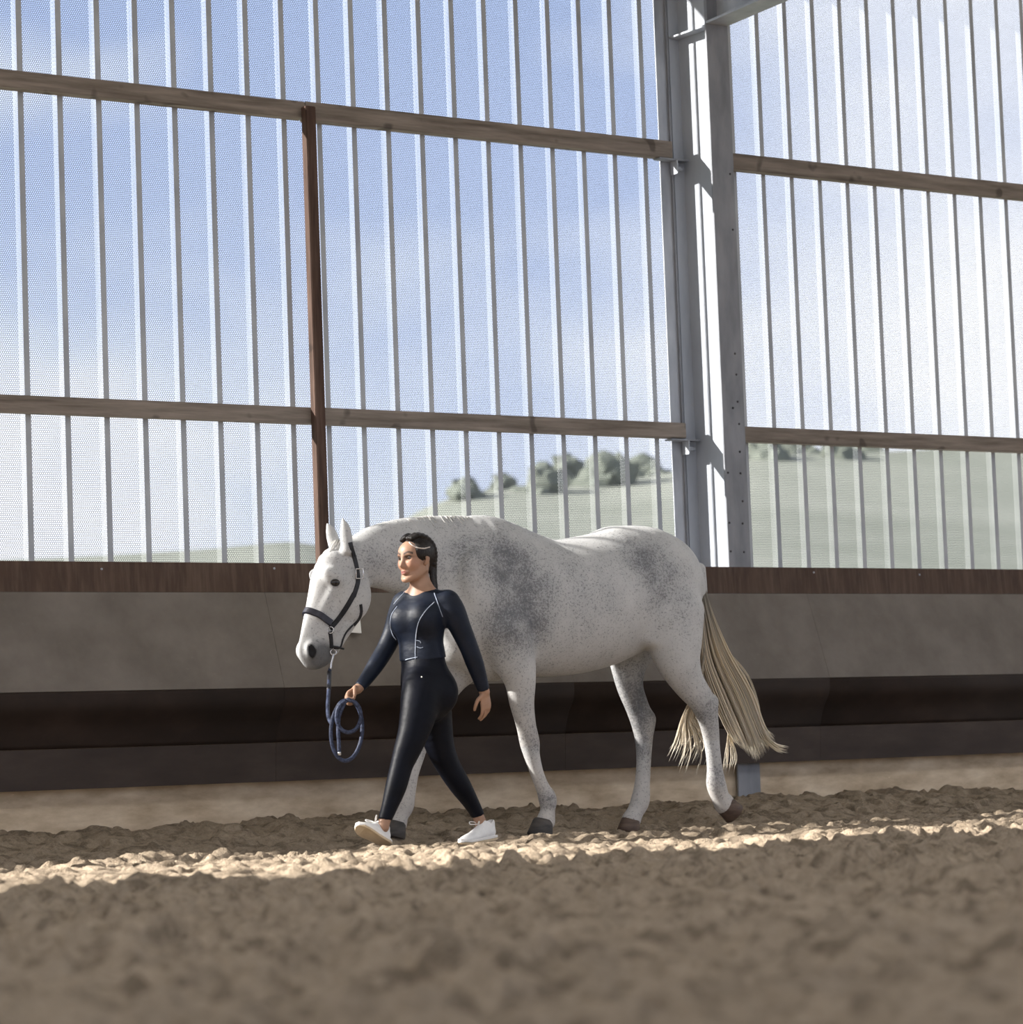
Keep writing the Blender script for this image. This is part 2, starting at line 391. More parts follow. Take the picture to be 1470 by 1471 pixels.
# ================================================================== wall: perforated trapezoidal sheets
wall = tag(empty('wall_back', (0, 0, .2)), 'perforated metal cladding of the riding hall', kind='structure')
X0 = -2.353                                   # middle of a rib top
prof = []                                     # one 0.25 m module: (x, y, is solid)
def module(x):                                # x = rib middle
    return [(x-.018-.011-.194, 0), (x-.018-.011, 0), (x-.018, -.042), (x+.018, -.042), (x+.029, 0)]
for s_i in range(-5, 9):
    V = []; Fp = []; Fs = []; UV = []
    xr = X0+s_i*1.0; u = 0.0; last = None; pts = []
    for k in range(4): pts += module(xr+k*.25)[:5] if k == 0 else module(xr+k*.25)[1:5]
    for i, (x, y) in enumerate(pts):
        if i: u += math.hypot(x-pts[i-1][0], y-pts[i-1][1])
        for z in (.9, 6.6): V.append((x, y, z)); UV.append((u, z))
    Fc = [(2*i, 2*i+2, 2*i+3, 2*i+1) for i in range(len(pts)-1)]
    o = mesh_obj('cladding_sheet', V, Fc, M_SHEET, wall, uv=UV); o.data.materials.append(M_RIB)
    for i, f in enumerate(o.data.polygons):
        if i % 4 == 2: f.material_index = 1

# ------------------------------------------------------------------ kickboard wall: plank, sloping panel, undercut board, foot board
kick = tag(empty('wall_kickboard', (0, -.5, .2)), 'brown sloping kickboard wall along the sand', kind='structure')
T = .03
def slab(name, a, b, x0, x1, mat, t=T):
    """board between profile points a and b (Y,z), thickness outwards (+Y)"""
    a = np.array(a); b = np.array(b); d = b-a; n = np.array([-d[1], d[0]]); n /= np.linalg.norm(n); n *= np.sign(n[0])*t if n[0] else t
    return prism(name, [(x0, a[0], a[1]), (x0, b[0], b[1]), (x0, b[0]+n[0], b[1]+n[1]), (x0, a[0]+n[0], a[1]+n[1])], (x1-x0, 0, 0), mat, kick)
for k in range(-3, 4):
    x0 = -2.087+2.045*k; x1 = x0+2.045-.0015
    slab('top_plank', (-.462, 1.622), (-.472, 1.452), x0, x1, M_PLANK, .035)
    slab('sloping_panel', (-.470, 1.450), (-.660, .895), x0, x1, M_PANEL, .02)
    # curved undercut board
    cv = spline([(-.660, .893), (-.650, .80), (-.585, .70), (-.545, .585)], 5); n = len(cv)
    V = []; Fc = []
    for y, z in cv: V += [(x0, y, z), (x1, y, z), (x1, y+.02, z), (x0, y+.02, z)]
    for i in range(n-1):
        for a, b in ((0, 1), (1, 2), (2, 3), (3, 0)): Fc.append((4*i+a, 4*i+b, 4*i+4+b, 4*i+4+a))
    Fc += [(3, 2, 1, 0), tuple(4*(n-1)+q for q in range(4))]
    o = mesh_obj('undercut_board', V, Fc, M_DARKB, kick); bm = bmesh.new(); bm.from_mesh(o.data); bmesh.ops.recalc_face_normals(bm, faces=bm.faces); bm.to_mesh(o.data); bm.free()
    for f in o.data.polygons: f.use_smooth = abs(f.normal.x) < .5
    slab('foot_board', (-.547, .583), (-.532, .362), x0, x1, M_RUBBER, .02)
    for xx, zz, yy in ((x0+.07, 1.59, -.464), (x0+1.0, 1.58, -.465)):
        tube('screw_head', [(xx, yy+.004, zz), (xx, yy-.004, zz)], .007, M_GALV, kick)
o = box('baseboard_back', (-9, -.42, -.2), (9, -.20, .60), M_SILL, None, .01); tag(o, 'sandy concrete sill under the kickboards', kind='structure')

# ------------------------------------------------------------------ roof
def roof_z(y): return 6.70+(2.3-y)*.0907
def roof_piece(name, y0, y1, mat, parent=None):
    V = [(x_, y_, roof_z(y_)+dz) for dz in (0, .06) for x_, y_ in ((-40, y0), (40, y0), (40, y1), (-40, y1))]
    return mesh_obj(name, V, [(0, 1, 2, 3), (7, 6, 5, 4), (0, 4, 5, 1), (1, 5, 6, 2), (2, 6, 7, 3), (3, 7, 4, 0)], mat, parent)
M_FILL = NM('milky_fill_panel', .6, .2, (.8, .8, .78)); _t = M_FILL.n('ShaderNodeBsdfTranslucent'); _t.inputs[0].default_value = (.80, .80, .79, 1); M_FILL.L(_t.outputs[0], M_FILL.out.inputs[0]); M_FILL = M_FILL.m  # translucent material of the overhead panel added for fill light
roof = tag(empty('ceiling', (0, -8, 7)), 'pale sheet roof of the riding hall', kind='structure')
roof_piece('roof_sheet', 1.2, -8.0, M_ROOF, roof); roof_piece('roof_sheet', -10.6, -24.0, M_ROOF, roof)
sk = mesh_obj('added_fill_panel', [(-40, -8.0, roof_z(-8)+.03), (40, -8.0, roof_z(-8)+.03), (40, -10.6, roof_z(-10.6)+.03), (-40, -10.6, roof_z(-10.6)+.03)], [(0, 1, 2, 3)], M_FILL, roof)  # unseen panel added in the roof to brighten sand and horse from above

# ------------------------------------------------------------------ timber rails and post
def rail(x0, x1, z0, z1, label):
    o = box('timber_rail', (x0, -.125, z0), (x1, -.043, z1), M_RAIL, None, .004)
    return tag(o, label, 'beam', 'horizontal timber rails on the perforated wall')
rail(-9, -1.50, 4.350, 4.452, 'upper weathered timber rail left of the brown post')
rail(-1.494, 1.315, 4.342, 4.455, 'upper weathered timber rail between brown post and steel column')
rail(1.60, 9, 4.312, 4.420, 'upper weathered timber rail right of the steel column')
rail(-9, -1.50, 2.490, 2.588, 'lower weathered timber rail left of the brown post')
rail(-1.494, 1.330, 2.490, 2.590, 'lower weathered timber rail between brown post and steel column')
rail(1.60, 9, 2.484, 2.584, 'lower weathered timber rail right of the steel column')
tag(box('timber_post', (-1.532, -.185, .35), (-1.462, -.127, 4.415), M_POST, None, .004), 'slim dark brown timber post crossing both rails', 'post')

# ------------------------------------------------------------------ steel column, I section 400 x 180, with a second stanchion beside it
colm = tag(empty('steel_column', (1.46, -.25, 0)), 'galvanised steel column standing against the perforated wall', 'column')
XC = 1.458
box('back_flange', (XC-.09, -.063, 0), (XC+.09, -.047, 6.3), M_WEB, colm)
box('front_flange', (XC-.09, -.461, 0), (XC+.09, -.447, 5.17), M_GALVD, colm)
box('upper_front_flange', (XC-.09, -.461, 5.17), (XC+.09, -.447, 6.3), M_GALVD, colm)
box('web', (XC-.005, -.447, 0), (XC+.005, -.063, 6.3), M_WEB, colm)
box('cover_strip', (XC-.195, -.050, 0), (XC-.092, -.0435, 6.3), M_GALV, colm)
box('cover_strip_lip', (XC-.112, -.066, 0), (XC-.098, -.051, 6.3), M_GALVD, colm)
box('stiffener', (XC-.088, -.445, 5.16), (XC-.006, -.065, 5.172), M_GALV, colm)
for z in (4.34, 2.485):
    b = box('rail_bracket', (XC-.26, -.135, z-.012), (XC-.02, -.064, z-.002), M_GALVD, colm)
    box('bracket_cleat', (XC-.12, -.135, z-.10), (XC-.112, -.064, z-.012), M_GALV, b)
    tube('bolt', [(XC-.10, -.10, z-.06), (XC-.05, -.10, z-.06)], .016, M_WEB, b)
for px, py in ((1056, 508), (1058, 538), (1060, 577), (1053, 586), (1062, 609), (1063, 649), (1046, 679), (1064, 680), (1067, 720), (1048, 751), (1067, 752), (1050, 792), (1069, 793), (1053, 330), (1049, 250)):
    p = W(px, py, -.461); p[0] = min(max(p[0], XC-.075), XC+.078)
    tube('bolt', [(p[0], -.455, p[2]), (p[0], -.464, p[2])], .0075, M_BOLT, colm)
# rafter: horizontal I beam leaving the column towards the hall
raft = tag(empty('steel_rafter', (XC, -.5, 5.2)), 'galvanised steel rafter leaving the top of the column', 'beam')
def slant(name, x0, x1, z0, z1, mat):
    y0, y1 = -.462, -9.0; dz = .05*(y0-y1)
    prism(name, [(x0, y0, z0), (x1, y0, z0), (x1, y0, z1), (x0, y0, z1)], (0, y1-y0, dz), mat, raft)
slant('bottom_flange', XC-.09, XC+.09, 5.175, 5.190, M_GALV)
slant('web', XC-.005, XC+.005, 5.190, 5.55, M_GALV)
slant('top_flange', XC-.09, XC+.09, 5.55, 5.565, M_GALV)
box('end_plate', (XC-.09, -.475, 5.19), (XC+.09, -.4615, 5.7), M_GALVD, raft)
# white marker plate on the kickboard
o = prism('marker_plate', [W(494, 872, -.60), W(516, 872, -.60), W(519.5, 909.5, -.60), W(497, 908, -.60)], (0, .015, 0), M_WHITE)
tag(o, 'small white plate on the kickboard behind the horse jaw', 'sign')

# ================================================================== outside: meadow, hill and trees seen through the holes
M_HILL = simple('hazed_hill_grass', (0.1736, 0.1860, 0.1550), (0.2247, 0.2356, 0.2015), .03, .95, .05)  # grass greyed and paled: distance haze painted into the colour
M_MEAD = simple('meadow_grass', (.20, .22, .15), (.25, .27, .19), .1, .95, .05)
M_TREE = simple('hazed_foliage', (0.1275, 0.1425, 0.1200), (0.1725, 0.1875, 0.1575), .2, .95, .05)  # foliage paled towards the hill, haze put into the colour
ridge = [(-2500, 850), (-900, 845), (-200, 812), (100, 800), (300, 788), (420, 778), (500, 790), (560, 760), (620, 725), (700, 706), (800, 700), (900, 690), (1000, 672), (1100, 655), (1250, 650), (1500, 640), (2200, 640), (3500, 700)]
rp = spline(np.array(ridge, float), 3); V = []; Fc = []
for i, (px, py) in enumerate(rp):
    top = W(px, py, 380.); foot = W(px, 900, 200.); nr = W(px, 1040, 120.)
    mid = (top*.55+foot*.45); mid[2] -= 4.0
    for p in (np.array([top[0]+90, 600., top[2]-14]), top, mid, foot, np.array([nr[0], 120, 4.0])): V.append(p)
for i in range(len(rp)-1):
    for j in range(4): Fc.append((5*i+j, 5*i+j+1, 5*i+6+j, 5*i+5+j))
tag(mesh_obj('hill', V, Fc, M_HILL, smooth=True), 'green hill, haze painted into its pale colour, beyond the perforated wall', kind='structure')
tag(mesh_obj('meadow', [(-900, 2.5, -.3), (1200, 2.5, -.3), (1200, 122, 4.1), (-900, 122, 4.1)], [(0, 1, 2, 3)], M_MEAD), 'meadow outside the hall', kind='structure')
def tree_mesh(seed):
    r = np.random.default_rng(seed); bm = bmesh.new()
    for i in range(14):
        a = r.uniform(0, 6.28); rr = r.uniform(0, 1.6); z = 2.2+r.uniform(0, 3.4)
        b2 = bmesh.ops.create_icosphere(bm, subdivisions=2, radius=r.uniform(.9, 1.6))
        for v in b2['verts']: v.co = v.co*(1+.18*r.standard_normal())+Vector((rr*math.cos(a), rr*math.sin(a), z))
    me = bpy.data.meshes.new('crown'); bm.to_mesh(me); bm.free(); me.materials.append(M_TREE); return me
TM = [tree_mesh(i) for i in range(4)]
M_BARK = simple('bark', (.10, .075, .055), (.15, .11, .08), 3, .9)
tv, tf = tube_data([(0, 0, -1), (0, 0, 3)], [.3, .2], 6); TK = bpy.data.meshes.new('trunk'); TK.from_pydata([tuple(v) for v in tv], [], tf); TK.materials.append(M_BARK)
TREES = [(668, 690, 8, 375, 'lowest distant tree at the left foot of the hill'), (722, 682, 9, 385, 'distant tree second from the left on the hill'), (775, 668, 10, 375, 'distant tree above the dip in the horse back, left of the tallest'),
         (812, 655, 12, 392, 'distant tree in the middle of the clump above the horse back'), (866, 658, 13, 378, 'tallest distant tree, above the horse croup'), (930, 664, 11, 386, 'distant tree just left of the steel column'),
         (1100, 636, 12, 378, 'distant tree just right of the steel column'), (1150, 634, 12, 392, 'distant tree second to the right of the steel column'), (1198, 634, 12, 376, 'distant tree third to the right of the steel column'), (1246, 632, 12, 390, 'rightmost distant tree behind the perforated wall')]
for px, py, h, Y_, lb in TREES:
    p = W(px, py, Y_); k = h/6.2; t = empty('tree', (p[0], p[1], p[2]-h*.95)); t.scale = (k*1.0, k*1.0, k); t.rotation_euler.z = random.uniform(0, 6)
    tag(t, lb, 'tree', 'blurred trees on the hill')
    for nme, me in (('crown', TM[random.randrange(4)]), ('trunk', TK)):
        c = bpy.data.objects.new(nme, me); COL.objects.link(c); c.parent = t

# ================================================================== horse
YM = -1.72; YN = -1.90; YF = -1.55
def horse_field():
    f = Field(ticks(-2.95, .62, .009, [(-2.78, -2.22, .0065)]), ticks(-2.16, -1.28, .0085), ticks(.0, 1.92, .009, [(.0, .5, .0075)]))
    Yax = (0, 1, 0)
    # barrel
    f.chain([pc(672, 866, YM, 50, 98), pc(702, 862, YM, 62, 116), pc(745, 868, YM, 72, 105), pc(790, 874, YM, 79, 98), pc(840, 867, YM, 81, 97),
             pc(885, 853, YM, 77, 92), pc(922, 842, YM, 71, 83), pc(950, 846, YM, 60, 76)], sub=4, k=.01)
    # croup and haunches
    f.chain([pc(880, 790, YM, 40, 32), pc(930, 795, YM, 44, 34), pc(968, 822, YM, 34, 34), pc(985, 845, YM, 26, 30)], k=.06)
    for s, Y in ((-1, -1.87), (1, -1.57)):
        c = W(957, 858, Y); f.ell(c, (.20, .135, .30), k=.06)
        c = W(700 if s < 0 else 690, 858, Y-.03*s*-1); f.ell(c, (.15, .10, .27), axes=[[.93, 0, .36], [0, 1, 0], [-.36, 0, .93]], k=.05)
    # withers ridge
    f.chain([pc(640, 775, YM, 14, 30), pc(690, 768, YM, 15, 26), pc(735, 782, YM, 14, 24), pc(775, 800, YM, 14, 24)], k=.07)
    # breast
    f.ell(W(655, 905, YM), (.14, .19, .19), k=.09)
    # neck
    f.chain([pc(690, 850, YM, 52, 100), pc(645, 830, YM, 42, 84), pc(603, 808, YM, 33, 64), pc(566, 800, YM, 28, 52), pc(537, 801, YM, 26, 44), pc(514, 806, YM, 24, 36)], k=.05)
    f.chain([pc(660, 766, YM, 13, 22), pc(615, 760, YM, 10, 18), pc(570, 764, YM, 9, 15), pc(530, 775, YM, 9, 12)], k=.04)
    # head
    f.chain([pc(505, 798, YM, 21, 27), pc(492, 820, YM, 24, 42), pc(488, 845, YM, 25.5, 48), pc(478, 870, YM, 22, 43), pc(465, 897, YM, 18.5, 34), pc(456, 920, YM, 17, 28), pc(451, 938, YM, 18, 24.5), pc(451, 946, YM, 15, 19)], k=.02)
    f.ell(W(452, 953, YM), (.055, .045, .03), k=.02)                                 # lower lip
    f.ell(W(466, 947, YM), (.045, .034, .03), k=.03)                        # chin
    for s in (-1, 1):
        f.ell(W(500, 857, YM)+[0, s*.072, 0], (.100, .034, .12), k=.035)              # cheek
        f.ell(W(468, 829, YM)+[-.0, s*.082, 0], (.058, .030, .034), axes=[[.8, 0, -.6], [0, 1, 0], [.6, 0, .8]], k=.045); f.chain([[*(W(508, 878, YM)+[0, s*.045, 0]), .03, .035], [*(W(476, 935, YM)+[0, s*.03, 0]), .022, .025]], k=.03)   # orbit ridge
        f.chain([[*(W(467, 850, YM)+[0, s*.080, 0]), .012, .012], [*(W(452, 885, YM)+[0, s*.056, 0]), .010, .010]], k=.035)     # facial crest
        e = W(467, 839, YM)+[0, s*.122, 0]; f.ell(e, (.030, .020, .022), k=.012, sub_op=True)
        n = W(441, 934, YM)+[0, s*.050, 0]; f.ell(n, (.036, .026, .042), k=.03); f.ell(n+[-.016, s*.024, 0], (.013, .018, .028), axes=[[.9, 0, .4], [0, 1, 0], [-.4, 0, .9]], k=.012, sub_op=True)
        f.chain([[*(W(446, 957, YM)+[0, s*.060, 0]), .004, .004], [*(W(466, 946, YM)+[0, s*.062, 0]), .004, .004]], k=.006, sub_op=True)  # mouth line
    # ears
    for (bx, by, mx_, my_, tx, ty, Y) in ((499, 790, 497, 767, 492, 745, -1.80), (481, 784, 477, 769, 470, 752, -1.64)):
        sv = (.82, -.57, 0)
        f.chain([pc(bx, by, Y, 9, 8), pc((bx+mx_)/2, (by+my_)/2, Y, 9, 7), pc(mx_, my_, Y, 8.5, 6), pc((mx_+tx)/2+1, (my_+ty)/2, Y, 6.5, 4.5), pc(tx, ty, Y, 1.6, 1.6)], side=sv, k=.018)
        c = W(mx_-2.5, my_+1, Y)+np.array([-.026, -.022, 0]); f.chain([[*(c-[0, 0, .04]), .008, .012], [*c, .014, .015], [*(c+[-.004, 0, .045]), .006, .010]], side=sv, k=.008, sub_op=True)
    def leg(rows): f.chain([pc(*r) for r in rows], side=Yax, sub=5, k=.035)
    # near fore
    leg([(724, 905, -1.90, 34, 40), (738, 945, -1.90, 26, 34), (747, 975, -1.90, 20, 25), (750, 1010, -1.89, 15.5, 19), (756, 1042, -1.89, 13, 15), (761, 1066, -1.88, 13.5, 15), (764, 1084, -1.88, 11.5, 12), (772, 1112, -1.88, 9, 10), (780, 1132, -1.88, 9.5, 10.5), (787, 1148, -1.88, 12.5, 13.5), (787, 1164, -1.88, 10.5, 11), (784, 1180, -1.88, 13, 14.5)])
    # far fore, reaching forward
    leg([(690, 915, YF, 34, 40), (672, 945, YF, 26, 33), (650, 972, YF, 20, 25), (630, 1008, YF, 15.5, 18), (611, 1045, YF, 13, 14.5), (602, 1066, YF, 13.5, 15), (599, 1084, YF, 11, 12), (592, 1112, YF, 9, 10), (587, 1138, YF, 10, 10.5), (582, 1158, YF, 12.5, 13), (576, 1172, YF, 11, 11), (571, 1184, YF, 13, 14.5)])
    # near hind, pushing off
    leg([(966, 880, -1.89, 40, 50), (969, 920, -1.90, 36, 42), (975, 950, -1.91, 28, 33), (989, 980, -1.91, 20, 25), (1006, 1003, -1.91, 15, 21), (1015, 1024, -1.90, 14.5, 17), (1020, 1046, -1.90, 12, 14), (1024, 1076, -1.90, 10, 11.5), (1027, 1104, -1.90, 10.5, 12), (1029, 1126, -1.90, 13, 15), (1035, 1145, -1.90, 12, 14), (1041, 1155, -1.90, 14, 16)])
    f.chain([pc(1018, 1014, -1.90, 9, 12), pc(1026, 1006, -1.90, 6, 8)], k=.05)            # point of hock
    # far hind, standing under the body
    leg([(910, 880, -1.56, 38, 46), (906, 925, -1.55, 32, 38), (903, 955, -1.54, 24, 27), (905, 985, -1.54, 18, 20), (915, 1014, -1.54, 15, 18), (923, 1036, -1.54, 15, 18), (925, 1060, -1.54, 12, 14), (925, 1092, -1.55, 10, 11), (923, 1125, -1.55, 10.5, 11.5), (920, 1150, -1.55, 13, 14), (913, 1166, -1.55, 11.5, 12.5), (907, 1178, -1.55, 13, 14.5)])
    f.chain([pc(929, 1036, -1.54, 9, 12), pc(934, 1032, -1.54, 6, 7)], k=.05)
    # sheath line, stifle folds
    f.chain([pc(935, 915, -1.92, 12, 16), pc(945, 890, -1.95, 12, 18)], k=.06)
    f.chain([pc(880, 938, YM, 14, 10), pc(906, 925, YM, 12, 10)], k=.05)
    f.chain([pc(1003, 818, YM, 10, 12), pc(1008, 850, YM, 8, 9)], k=.04)                    # dock
    return f.nets(1)
HV, HQ = horse_field()
def blob(c, rx, rz, amp, ry=.5): return amp*np.exp(-((HV[:, 0]-c[0])/rx)**2-((HV[:, 2]-c[2])/rz)**2-((HV[:, 1]-c[1])/ry)**2)
dark = .36*np.ones(len(HV))
for px, py, rx, rz, a in ((745, 850, .15, .24, .75), (712, 800, .20, .12, .45), (735, 905, .16, .12, .55), (925, 800, .17, .12, .50), (950, 850, .15, .15, .35), (810, 850, .3, .22, .22), (640, 800, .2, .14, .22), (560, 810, .12, .10, .22), (600, 850, .1, .08, .3), (505, 800, .08, .08, .18), (470, 880, .06, .10, .22)):
    dark += blob(W(px, py, -1.98), rx, rz, a)
for px, py, Y, r, a in ((761, 1066, -1.88, .07, .45), (602, 1066, YF, .07, .4), (1014, 1020, -1.9, .12, .5), (1024, 1110, -1.9, .07, .4), (920, 1020, YF, .13, .75), (908, 980, YF, .13, .6), (925, 1080, YF, .07, .35), (787, 1150, -1.88, .05, .45), (755, 1025, -1.9, .08, .25)):
    dark += blob(W(px, py, Y), r, r*1.2, a, .12)
muz = np.clip(blob(W(455, 944, YM), .095, .085, 2.2, .3)-.35, 0, 1)*.9
def spot(px, py, Y, r, a): return blob(W(px, py, Y), r[0], r[2], a, r[1])
for s_ in (-1, 1):
    n_ = W(441, 934, YM)+[-.014, s_*.066, 0]; muz += 1.8*np.exp(-((HV[:, 0]-n_[0])/.015)**2-((HV[:, 1]-n_[1])/.020)**2-((HV[:, 2]-n_[2])/.028)**2)  # nostrils darkened: shade of the hollow painted into the coat
muz += spot(494, 767, -1.83, (.022, .03, .045), .55)+spot(475, 768, -1.67, (.022, .03, .04), .5)
muz = np.clip(muz, 0, 1)
fb = W(480, 800, YM); frontw = np.exp(-((HV[:, 0]-(HV[:, 2]-fb[2])*.37-fb[0]+.12)/.09)**2)*(HV[:, 2] > 1.0)*(HV[:, 0] < -2.1)
dark = np.clip(dark*(1-.6*np.clip(frontw, 0, 1)), 0, 1)
leglow = np.clip((.52-HV[:, 2])/.3, 0, 1); pink = leglow*.6+.5*np.clip((.95-HV[:, 2])/.3, 0, 1)*(HV[:, 2] > .5)
def coat():
    m = NM('grey_horse_coat', .62, .25); v = m.coord(); d = m.attr('dark'); mz = m.attr('muzzle'); pk = m.attr('pink')
    big = m.noise(v, 7, 4, .6); fine = m.noise(v, 75, 3, .65); fine2 = m.noise(v, 150, 2, .6)
    lvl = m.math('MULTIPLY', d, m.math('ADD', m.math('MULTIPLY', big, 1.5), .25))
    spk = m.math('SUBTRACT', m.math('ADD', fine, m.math('MULTIPLY', fine2, .45)), m.math('SUBTRACT', .92, m.math('MULTIPLY', lvl, .34)))
    spk = m.math('MULTIPLY', spk, 5.0); spk.node.use_clamp = True
    base = m.mix(pk, (.62, .618, .610), (.60, .54, .485))
    c = m.mix(m.math('MULTIPLY', lvl, .80), base, (.19, .20, .215)); c = m.mix(m.math('MULTIPLY', spk, .6), c, (.075, .075, .085))
    c = m.mix(m.math('MULTIPLY', mz, .88), c, (.050, .053, .060)); c = m.mix(m.ramp(mz, [(.91, 0.), (.99, 1.)]), c, (.010, .010, .012)); m.color(c)  # last mix paints the nostril hollow shade near black
    m.b.inputs['Sheen Weight'].default_value = .15; m.b.inputs['Sheen Roughness'].default_value = .4
    m.bump(m.math('ADD', fine, m.noise(v, 14, 3)), .10, .01); return m.m
horse = tag(empty('horse', (-.9, YM, 0)), 'light grey flea-bitten horse walking beside the woman', 'horse')
HB = big_mesh('body', HV, HQ, coat(), horse, {'dark': dark, 'muzzle': muz, 'pink': np.clip(pink, 0, 1)})
HT = bvh(HB)
M_EYE = NM('dark_eye', .08, .6, (.012, .010, .010)).m
for s in (-1, 1):
    bm = bmesh.new(); bmesh.ops.create_uvsphere(bm, u_segments=16, v_segments=10, radius=.024); c = W(467, 839, YM)+[0, s*.104, 0]
    for v in bm.verts: v.co = Vector((v.co.x*1.15+c[0], v.co.y*.9+c[1], v.co.z*.85+c[2]))
    me = bpy.data.meshes.new('eye'); bm.to_mesh(me); bm.free(); o = bpy.data.objects.new('eye', me); COL.objects.link(o); me.materials.append(M_EYE); par(o, horse)
    for p in me.polygons: p.use_smooth = True
M_HOOF = simple('dark_hoof', (.035, .032, .032), (.085, .075, .068), 9, .55, .35, (1, 1, 4))
M_HOOFB = simple('brown_hoof', (.07, .045, .035), (.14, .095, .07), 9, .55, .35, (1, 1, 4))
def hoof(top, bot, rt, rb, toe, mat):
    """horn capsule from the coronet to the ground, toe direction"""
    top = np.array(top); bot = np.array(bot); ax = (top-bot); ax /= np.linalg.norm(ax); toe = np.array(toe, float); toe -= ax*np.dot(toe, ax); toe /= np.linalg.norm(toe); sd_ = np.cross(ax, toe)
    V = []; Fc = []; n = 20; rings = [(0, rb*.93), (.06, rb), (.5, (rb+rt)/2*1.0), (.9, rt*1.02), (1.05, rt*.9)]
    for t, r in rings:
        c = bot+(top-bot)*t
        for k in range(n):
            a = 2*math.pi*k/n; f = math.cos(a); lx = 1.12 if f > 0 else .82
            V.append(c+toe*r*f*lx+sd_*r*math.sin(a)*.93)
    for i in range(len(rings)-1):
        for k in range(n): Fc.append((i*n+k, i*n+(k+1) % n, (i+1)*n+(k+1) % n, (i+1)*n+k))
    Fc += [tuple(range(n))[::-1], tuple((len(rings)-1)*n+k for k in range(n))]
    return mesh_obj('hoof', V, Fc, mat, horse, smooth=True)
hoof(W(782, 1179, -1.88), W(777, 1203, -1.88), .058, .076, (-1, 0, 0), M_HOOF)
hoof(W(571, 1182, YF), W(566, 1204, YF), .058, .074, (-1, 0, 0), M_HOOF)
hoof(W(908, 1177, -1.55), W(904, 1197, -1.55), .056, .070, (-1, 0, 0), M_HOOFB)
hoof(W(1041, 1153, -1.90), W(1056, 1167, -1.90), .060, .070, (-.3, 0, -1), M_HOOFB)
# ------------------------------------------------------------------ tail and mane, locks of hair
def locks(name, paths, mat, seg=5):
    V = []; Fc = []; A = []
    for P_, r0, r1, tone in paths:
        P_ = spline(P_, 4) if len(P_) > 2 else np.array(P_); n = len(P_); t = np.linspace(0, 1, n)
        rad = (r0+(r1-r0)*t)*np.clip((1-t)*6, .12, 1); b = len(V); V, Fc = tube_data(P_, rad, seg, V, Fc); A += [tone+0*0]*(len(V)-b)
        for i in range(n):
            for k in range(seg): A[b+i*seg+k] = (tone, t[i])
    o = mesh_obj(name, V, Fc, mat, horse, smooth=True); o['kind'] = 'stuff'; A = np.array(A, np.float32)
    for j, nm in enumerate(('tone', 'along')): at = o.data.attributes.new(nm, 'FLOAT', 'POINT'); at.data.foreach_set('value', A[:, j].copy())
    return o
def hair_mat(name, root, mid, tip):
    m = NM(name, .5, .3); a = m.attr('along'); t = m.attr('tone'); c = m.ramp(a, [(.05, root), (.38, mid), (.95, tip)])
    c = m.mix(m.math('MULTIPLY', t, .38), c, (root[0]*.8, root[1]*.8, root[2]*.8)); m.color(c)
    tr = m.n('ShaderNodeBsdfTranslucent'); m.L(c, tr.inputs[0]); ms = m.n('ShaderNodeMixShader'); ms.inputs[0].default_value = .5; m.L(m.b.outputs[0], ms.inputs[1]); m.L(tr.outputs[0], ms.inputs[2]); m.L(ms.outputs[0], m.out.inputs[0]); return m.m
M_TAIL = hair_mat('tail_hair', (.20, .20, .195), (.85, .74, .57), (.97, .92, .82)); M_MANE = hair_mat('mane_hair', (.62, .61, .59), (.80, .79, .77), (.84, .83, .81))
def through(pts): return np.array([W(*p) for p in pts])
main = [((1004, 820), 4, 7), ((1012, 872), 8, 11), ((1027, 940), 20, 17), ((1054, 1002), 27, 20), ((1074, 1050), 25, 19), ((1087, 1084), 22, 16)]
TL = []
for i in range(300):
    u = rng.uniform(-1, 1); v = rng.uniform(-1, 1); fr = rng.uniform(.80, 1.06); cut = rng.uniform(.0, 14); pts = []
    for k, ((x, y), wx, wy) in enumerate(main):
        sp = u*wx*1.0; yy = y+(-u*wx*.35)+(cut if k == 5 else 0)*rng.uniform(-1, 1)
        if k == 5: yy = 1062+22*(1-fr)+30*(1-abs(u))*fr+rng.uniform(-6, 6)
        pts.append((x+sp*(1 if k < 5 else 1.25), yy, YM+v*wy/255*.9))
    TL.append((through(pts), .0065, .0022, rng.random()**2))
for i in range(34):      # flick at the tip
    v = rng.uniform(-1, 1); dy = rng.uniform(-5, 6)
    TL.append((through([(1040+rng.uniform(-8, 12), 950, YM+.04*v), (1070+rng.uniform(-8, 8), 1010, YM+.05*v), (1092, 1050+dy, YM+.05*v), (1112, 1071+dy, YM+.05*v), (1133+rng.uniform(-10, 1), 1077+dy, YM+.05*v)]), .0055, .002, rng.random()**2*.6))
for i in range(16):       # fly-away outer strands
    dx = rng.uniform(0, 8); TL.append((through([(1012, 885, YM), (1035+dx, 930, YM), (1068+dx, 970, YM), (1086+dx*.7, 1015, YM+rng.uniform(-.05, .05)), (1090+dx*.3, 1048, YM)]), .003, .0016, .5))
for i in range(85):       # inner part swinging past the hock, behind the near leg
    u = rng.random(); x1 = 962+62*u; y1 = 1085+rng.uniform(-38, 40)*(.55+.45*u); Yb = rng.uniform(-1.78, -1.66)
    TL.append((through([(1006, 870, YM), (1012, 935, Yb), (1008-8*(1-u), 985, Yb), (1002-22*(1-u), 1030, Yb), (x1+6, (1030+y1)/2+8, Yb), (x1-4*(1-u), y1, Yb)]), .0048, .0018, rng.random()**2*.5))
for i in range(12):
    x1 = rng.uniform(1040, 1062); TL.append((through([(1012, 940, YM), (1035, 1000, YM), (1046, 1045, YM), (x1, 1085, YM), (x1-4, 1112+rng.uniform(-14, 4), YM)]), .004, .0016, .3))
